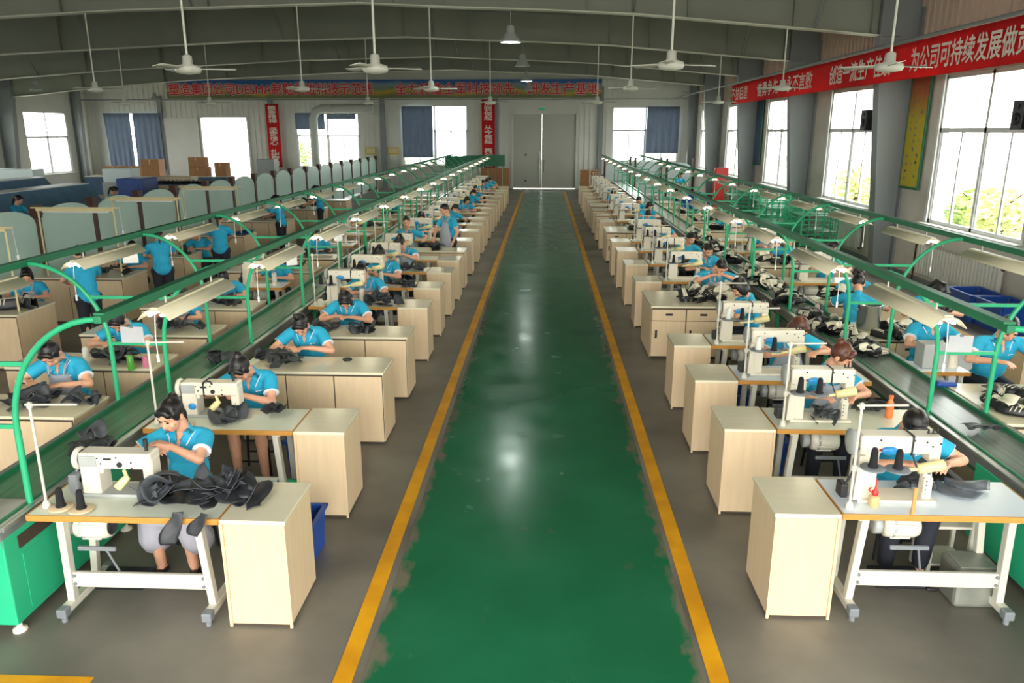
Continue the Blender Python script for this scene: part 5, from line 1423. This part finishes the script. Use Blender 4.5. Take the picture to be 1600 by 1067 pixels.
for x in (-1.2, .2, 1.8): b.box((x, .5, .97), (.04, .04, 1.94))
b.build('post', 'green_dark', gs)
# ================================================================== shop behind the partition (left)
def tunnel(x, y0, y1, label, z=1.4):
    o = thing('drying_tunnel', label, 'machine', (x, 0, 0))
    ym, L = (y0 + y1) / 2, y1 - y0
    b = MB(); b.prism([(-.7, .85), (.7, .85), (.7, 1.0), (.35, z), (-.35, z), (-.7, 1.0)], y0, y1, 'y'); b.build('hood', 'blue_hood', o)
    b = MB(); b.box((0, ym, z + .015), (.72, L, .03)); b.build('hood_cap', 'frame_white', o)
    b = MB(); b.box((0, ym, .78), (1.3, L + 4, .1)); b.build('belt_bed', 'blue_shop', o)
    for k in range(int((L + 4) / 1.5) + 1):
        b = MB(); y = y0 - 2 + 1.5 * k; b.box((-.55, y, .37), (.06, .06, .74)); b.box((.55, y, .37), (.06, .06, .74)); b.box((0, y, .3), (1.1, .04, .04)); b.build('leg', 'blue_shop', o)
    b = MB(); b.box((0, ym, .45), (1.1, L - .4, .02)); b.build('lower_shelf', 'blue_shop', o)
tunnel(-20.3, 22, 30.5, 'long blue drying tunnel with sloped hood, further one at the far left', 1.42)
tunnel(-15.6, 17.5, 25.6, 'long blue drying tunnel with sloped hood behind the frosted partition, nearer one', 1.5)
cb = MB(); cb.box((0, 0, .75), (1.0, 1.2, 1.5), .03); o = cb.build('machine_housing', 'bin_blue', None, (-15.4, 29.0, 0)); tag(o, 'bright blue machine housing at the end of the nearer drying tunnel', 'machine')
q = MB(); q.box((0, -.61, .8), (.7, .02, 1.0), .005); q.build('access_door', 'bin_blue', o)
def shoe_rack(x0, x1, y, label, seed):
    R = random.Random(seed)
    o = thing('shoe_rack', label, 'rack', ((x0 + x1) / 2, y, 0)); w_ = x1 - x0
    b = MB(); b.box((0, 0, 1.1), (w_, .5, .03)); b.box((0, 0, .6), (w_, .5, .03)); b.build('shelf', 'blue_shop', o)
    for k in range(int(w_ / .8) + 1):
        x = -w_ / 2 + k * .8
        b = MB(); b.box((x, -.22, .55), (.04, .04, 1.1)); b.box((x, .22, .55), (.04, .04, 1.1)); b.build('leg', 'blue_shop', o)
    n = int(w_ / .17)
    for k in range(n):
        for zz in ((1.117, .617) if k % 2 else (1.117,)):
            SHOES[0].place(((x0 + x1) / 2 - w_ / 2 + .08 + k * w_ / n, y + R.uniform(-.05, .05), zz), R.uniform(-.2, .2), 'dark shoe standing in a row on the ' + label[:label.index(' with')], 'dark shoes on the ' + label[:label.index(' with')]).scale = (1.5, 1.5, 2.0)
shoe_rack(-13.6, -10.9, 26.4, 'nearer blue shoe rack with dark shoes behind the partition', 2)
shoe_rack(-16.9, -12.4, 31.5, 'further blue shoe rack with dark shoes behind the partition', 3)
R6 = random.Random(5)
BOXP = []
def carton(x, y, z, w_, d, h, label, rz=0.0):
    b = MB(); b.box((0, 0, h / 2), (w_, d, h), .008); o = b.build('carton', 'cardboard', None, (x, y, z)); o.rotation_euler.z = rz; tag(o, label, 'carton')
    q = MB(); q.box((0, 0, h + .001), (w_ * .96, .05, .003)); q.box((0, -d / 2 - .001, h * .85), (.05, .003, h * .28)); q.build('tape', 'lam_side', o)
pal = MB(); pal.box((0, 0, .45), (7.5, 1.0, .9), .01); o = pal.build('packing_table', 'blue_shop', None, (-20.3, 40.6, 0)); tag(o, 'long low table carrying brown cartons before the far-left curtains', 'table')
q = MB(); q.box((0, 0, .915), (7.6, 1.1, .03)); q.build('tabletop', 'lam_top', o)
for q, (x, w_, h, l) in enumerate(((-22.6, .95, .5, 'wide brown carton on the packing table, furthest left'), (-21.6, .5, .5, 'small brown carton beside the wide one on the packing table'),
                                   (-20.6, .95, .85, 'tall brown carton on the packing table below the curtains'), (-18.1, .9, .45, 'brown carton on the packing table, near the open doorway'),)):
    carton(x, 40.6, .93, w_, .7, h, l)
carton(-18.15, 40.6, 1.385, .8, .65, .5, 'brown carton stacked on another near the open doorway')
carton(-16.9, 40.6, .93, .6, .6, .7, 'brown carton at the right end of the packing table')
b = MB(); b.box((0, 0, .6), (1.9, .8, 1.2), .02); o = b.build('storage_cabinet', 'lam_side', None, (-17.0, 35.3, 0)); tag(o, 'low pale cabinet before the open doorway', 'cabinet')
q = MB(); q.box((-.45, -.405, .6), (.85, .01, 1.1)); q.box((.45, -.405, .6), (.85, .01, 1.1)); q.build('cabinet_door', 'lam_side', o)
b = MB(); b.box((0, 0, 0), (.85, .7, .75), .02); o = b.build('control_box', 'machine_grey', None, (-13.2, 37.0, 1.55)); tag(o, 'grey control box on a post right of the open doorway', 'machine')
q = MB(); q.box((0, 0, -.96), (.12, .12, 1.18)); q.build('stand_post', 'machine_grey', o)
for q, (x, y) in enumerate(((-22.8, 33.5), (-24.4, 34.0), (-19.0, 34.5))):
    o = thing('glass_booth', 'pale glazed inspection booth at the far left, %s from the left' % ORD[(1, 0, 2)[q]], 'booth', (x, y, 0))
    b = MB(); b.box((0, 0, .5), (1.4, .9, 1.0), .02); b.build('base', 'machine_grey', o)
    b = MB(); b.box((0, 0, 1.3), (1.3, .8, .6), .02); b.build('glass_hood', 'frosted_white', o)
# small paper cards clipped to the green frames
def card(x, y, z, label, rz=0.0, w_=.21, h=.15):
    b = MB(); b.box((0, 0, 0), (w_, .004, h), .001); o = b.build('paper_card', 'paper', None, (x, y, z)); o.rotation_euler.z = rz; tag(o, label, 'card')
    q = MB(); q.box((0, -.004, h / 2), (.03, .01, .02)); q.build('clip', 'grey_plastic', o)
card(-3.72, FY[1] - .03, 1.42, 'white paper card on the second crossbar of the left frame'); card(3.62, FY[1] - .03, 1.42, 'white paper card on the second crossbar of the right frame')
card(-2.86, FY[2] - .1, 1.85, 'tilted white sheet hanging at the third bracket of the left frame', .5, .12, .24); card(-2.86, FY[3] - .1, 1.85, 'tilted white sheet hanging at the fourth bracket of the left frame', .5, .12, .24)
card(-4.7, FY[2] - .15, 1.85, 'white sheet hanging under the outer left beam, near its second bracket', .3, .16, .2)

# ================================================================== the people
def put(r, x, y, rz=0.0):
    r.location = (x, y, 0); r.rotation_euler = (0, 0, rz)
put(person('woman in blue polo and grey skirt sewing at the nearest left machine', lean=.1, hp=.42, hy=-.3, lh=(.0, -.27, .98), rh=(-.13, -.28, .95), hair='bun', bottom='skirt', voxel=.0065, scale=1.02), -2.7, 5.34)
put(person('woman in blue polo bowed over the second left sewing machine', lean=.44, hp=.72, hy=-.15, lh=(.02, -.42, .84), rh=(-.16, -.4, .85), hair='bun', bottom='shorts', voxel=.007), -2.72, 6.92)
put(person('woman in blue polo with high bun cutting leather at the nearest long left bench', lean=.42, hp=.75, hy=0, lh=(.1, -.42, .83), rh=(-.12, -.42, .83), hair='topbun', voxel=.007), -2.7, 8.55)
put(person('woman in blue polo, hair falling forward, at the second long left bench', lean=.46, hp=.85, hy=.1, lh=(.1, -.42, .83), rh=(-.1, -.42, .84), hair='long', voxel=.0075), -2.58, 10.02)
put(person('woman in blue polo and apron at the fifth left station, half hidden by machine', lean=.34, hp=.6, hy=-.3, lh=(.12, -.42, .83), rh=(-.08, -.42, .85), hair='bun', apron=True, voxel=.008), -2.68, 11.52)
put(person('woman in blue polo with hair bun turned left at the sixth left station', lean=.22, hp=.5, hy=-.8, twist=-.2, lh=(.02, -.4, .86), rh=(-.18, -.38, .88), hair='bun', voxel=.008), -2.66, 12.92)
put(person('woman in blue polo and apron with bun at the seventh left station', lean=.2, hp=.55, hy=-.5, lh=(.04, -.36, .95), rh=(-.12, -.36, .95), hair='bun', apron=True, voxel=.008), -2.62, 14.36)
put(person('woman in blue polo and grey apron facing front beside the standing woman, left row', lean=.05, hp=.1, hy=.1, lh=(.4, -.2, .86), rh=(-.05, -.35, .85), hair='short', apron=True, voxel=.009), -3.05, 17.05)
put(person('woman in blue polo and grey apron standing by the left row', lean=.06, hp=.3, hy=-.25, lh=(.22, -.1, .82), rh=(-.2, -.25, .9), hair='short', apron=True, stand=True, voxel=.009), -2.08, 16.85, -.75)
put(person('woman with chin-length hair in blue polo behind the standing woman, left row', lean=.15, hp=.35, hy=.2, lh=(.12, -.4, .86), rh=(-.1, -.4, .86), hair='bob', voxel=.009), -2.95, 18.5)
put(person('woman in blue polo hidden behind the nearest right post-bed machine', lean=.3, hp=.7, hy=-.1, lh=(.2, -.36, .86), rh=(-.12, -.38, .87), hair='short', voxel=.007), 2.68, 5.56)
put(person('brown-haired woman with white hair tie turned right at the second right station', lean=.2, hp=.45, hy=.95, twist=.25, lh=(.16, -.38, .86), rh=(-.14, -.38, .86), hair='bun', hcol='hair_brown', apron=True, voxel=.007), 2.62, 7.02)
put(person('brown-haired woman in blue polo and apron at the third right station', lean=.3, hp=.7, hy=.35, lh=(.22, -.36, .87), rh=(-.12, -.4, .86), hair='bob', hcol='hair_brown', apron=True, voxel=.0075), 2.7, 8.4)
put(person('woman in striped blue polo sitting sideways, back to the belt, by the drawer bench', lean=.25, hp=.55, hy=.1, lh=(.12, -.4, .86), rh=(-.12, -.4, .86), hair='bob', voxel=.008), 2.85, 10.15, -1.7)
put(person('man in blue polo bending over shoe uppers at the nearest drawer bench', lean=.45, hp=.6, hy=.5, lh=(.14, -.36, .95), rh=(-.1, -.42, .96), hair='short', man=True, apron=True, voxel=.008), 2.72, 12.45)
put(person('woman in blue polo behind the sixth right station', lean=.25, hp=.5, hy=.2, lh=(.12, -.4, .86), rh=(-.12, -.4, .86), hair='short', voxel=.009), 2.85, 13.75)
put(person('woman with topknot and grey apron at the nearest bench beyond the left belt', lean=.3, hp=.75, hy=.05, lh=(.14, -.42, .84), rh=(-.14, -.42, .86), hair='topbun', apron=True, voxel=.007), -4.7, 7.14)
put(person('woman in blue polo at the second bench beyond the left belt, head behind the frame', lean=.38, hp=.8, hy=0, lh=(.12, -.42, .84), rh=(-.14, -.42, .84), hair='bun', voxel=.008), -4.82, 8.6)
put(person('man in blue polo leaning over the nearest bench beyond the right belt', lean=.3, hp=.5, hy=-.1, lh=(.18, -.5, .86), rh=(-.2, -.5, .87), hair='short', man=True, voxel=.0075, scale=1.11), 4.8, 8.15)
put(person('woman with long hair in blue polo at the small machine beyond the right belt', lean=.12, hp=.4, hy=.7, lh=(.1, -.4, .88), rh=(-.12, -.4, .86), hair='long', voxel=.008, legs=False), 4.42, 8.78)
put(person('woman in blue polo bent forward behind the metal pot', lean=.42, hp=.6, hy=.4, lh=(.15, -.42, .84), rh=(-.15, -.42, .84), hair='pony', voxel=.009), 5.2, 10.55)
put(person('woman in blue polo bending with her back to the belt, beyond the pot', lean=.5, hp=.4, hy=.2, lh=(.15, -.42, .84), rh=(-.15, -.42, .84), hair='bun', voxel=.009), 4.25, 10.4, 2.7)
put(person('man in blue polo turned right at the third bench beyond the right belt', lean=.1, hp=.25, hy=.9, twist=.3, lh=(.2, -.42, .86), rh=(-.1, -.42, .86), hair='short', man=True, voxel=.009), 4.95, 13.6)
# further workers: a few built figures, copied with their own places and labels
FAR = [Proto(person('x', lean=.3, hp=.6, hy=-.3, hair='bun', near=False, voxel=.012)), Proto(person('x', lean=.22, hp=.5, hy=.3, hair='bob', near=False, apron=True, voxel=.012)),
       Proto(person('x', lean=.36, hp=.7, hy=0, hair='pony', near=False, voxel=.012)), Proto(person('x', lean=.2, hp=.35, hy=.5, hair='short', near=False, voxel=.012)),
       Proto(person('x', lean=.1, hp=.35, hair='pony', near=False, stand=True, lh=(.14, -.42, 1.0), rh=(-.14, -.42, 1.0), voxel=.012))]
farp = [
    (0, -2.75, 20.25, 0, 'worker in blue polo at the eleventh station, left of the aisle'), (2, -2.65, 21.55, 2.6, 'worker with ponytail seen from behind, at the twelfth station left'),
    (1, -2.5, 24.25, .3, 'worker in blue polo and apron at the fourteenth station left'), (0, -2.7, 26.1, .2, 'worker in blue polo at the fifteenth station left'),
    (2, -2.65, 27.3, 2.6, 'worker with ponytail at the sixteenth station left'), (3, -2.6, 29.0, 0, 'worker in blue polo at the seventeenth station left'),
    (1, -2.6, 32.8, 0, 'small distant worker at the nineteenth station left'), (0, -2.55, 34.2, .3, 'small distant worker at the twentieth station left'), (2, -2.5, 36.1, 0, 'small distant worker at the last station left'),
    (3, 2.85, 15.5, 0, 'worker in blue polo at the seventh station, right of the aisle'), (0, 2.8, 18.55, 0, 'worker in blue polo at the ninth station right'),
    (2, 2.75, 20.95, 0, 'worker bending at the second drawer bench right of the aisle'), (1, 2.9, 22.6, .4, 'worker with apron at the eleventh station right'),
    (3, 2.85, 24.2, 0, 'worker in blue polo at the twelfth station right'), (0, 2.45, 27.75, 0, 'worker in blue polo at the third drawer bench right'), (2, 2.6, 29.0, 0, 'worker in blue polo at the fifteenth station right'),
    (1, 2.6, 32.6, 0, 'small distant worker at the seventeenth station right'), (3, 2.6, 36.4, 0, 'small distant worker at the last station right'),
    (1, -4.85, 10.0, 0, 'worker with apron at the third bench beyond the left belt'), (2, -4.85, 11.45, .2, 'worker at the fourth bench beyond the left belt'), (0, -4.55, 12.9, 0, 'worker at the first small machine table beyond the left belt'),
    (3, -4.7, 15.9, 0, 'worker at the seventh bench beyond the left belt'), (2, -4.9, 20.9, 0, 'worker at the tenth bench beyond the left belt'), (0, -4.7, 24.1, 0, 'worker at the twelfth bench beyond the left belt'),
    (1, -7.75, 11.15, .2, 'worker with dark boots before her at the nearest partition bench'), (4, -6.75, 10.9, -2.3, 'standing worker, back turned, at the nearest partition bench'),
    (3, -7.55, 13.85, 0, 'seated worker at the second partition bench'), (4, -6.75, 13.2, -2.6, 'standing worker seen from behind at the second partition bench'),
    (0, -7.3, 16.1, 0, 'seated worker at the third partition bench'), (4, -6.7, 15.6, -2.9, 'standing worker seen from behind at the third partition bench'),
    (4, -7.0, 20.3, -1.8, 'standing worker in blue polo between the fourth and fifth partition benches'), (3, -8.2, 22.4, 0, 'seated worker at the fifth partition bench'), (4, -7.0, 24.0, -1.2, 'standing worker near the sixth partition bench'),
    (2, 4.75, 11.95, 0, 'worker at the third bench place beyond the right belt'), (3, 4.75, 15.2, -.4, 'worker at the fifth bench place beyond the right belt'), (1, 4.75, 17.0, 0, 'worker at the sixth place beyond the right belt'),
    (0, 4.75, 20.5, 0, 'worker at the eighth bench place beyond the right belt'), (2, 4.8, 24.5, .3, 'worker at the tenth bench place beyond the right belt'), (4, 5.6, 33.0, .5, 'standing worker at the far right before the white screens'),
    (3, -18.5, 26.0, 1.2, 'distant worker between the two drying tunnels'), (4, -14.0, 20.0, 1.5, 'distant standing worker beside the nearer drying tunnel'), (4, -13.2, 23.2, 2.2, 'distant standing worker at the end of the nearer drying tunnel'),
]
for k, x, y, rz, l in farp: FAR[k].place((x, y, 0), rz, l, 'workers in blue polo shirts')


o = thing('plastic_basin', 'round teal plastic basin on the floor behind the nearest left cabinet', 'basin', (-2.2, 5.85, 0))
b = MB(); b.lathe([(.001, .01), (.13, .01), (.18, .28), (.2, .285), (.2, .27), (.185, .265), (.14, 0), (.001, 0)], (0, 0, 0), (0, 0, 1), 20); b.build('basin_body', 'green_paint', o)
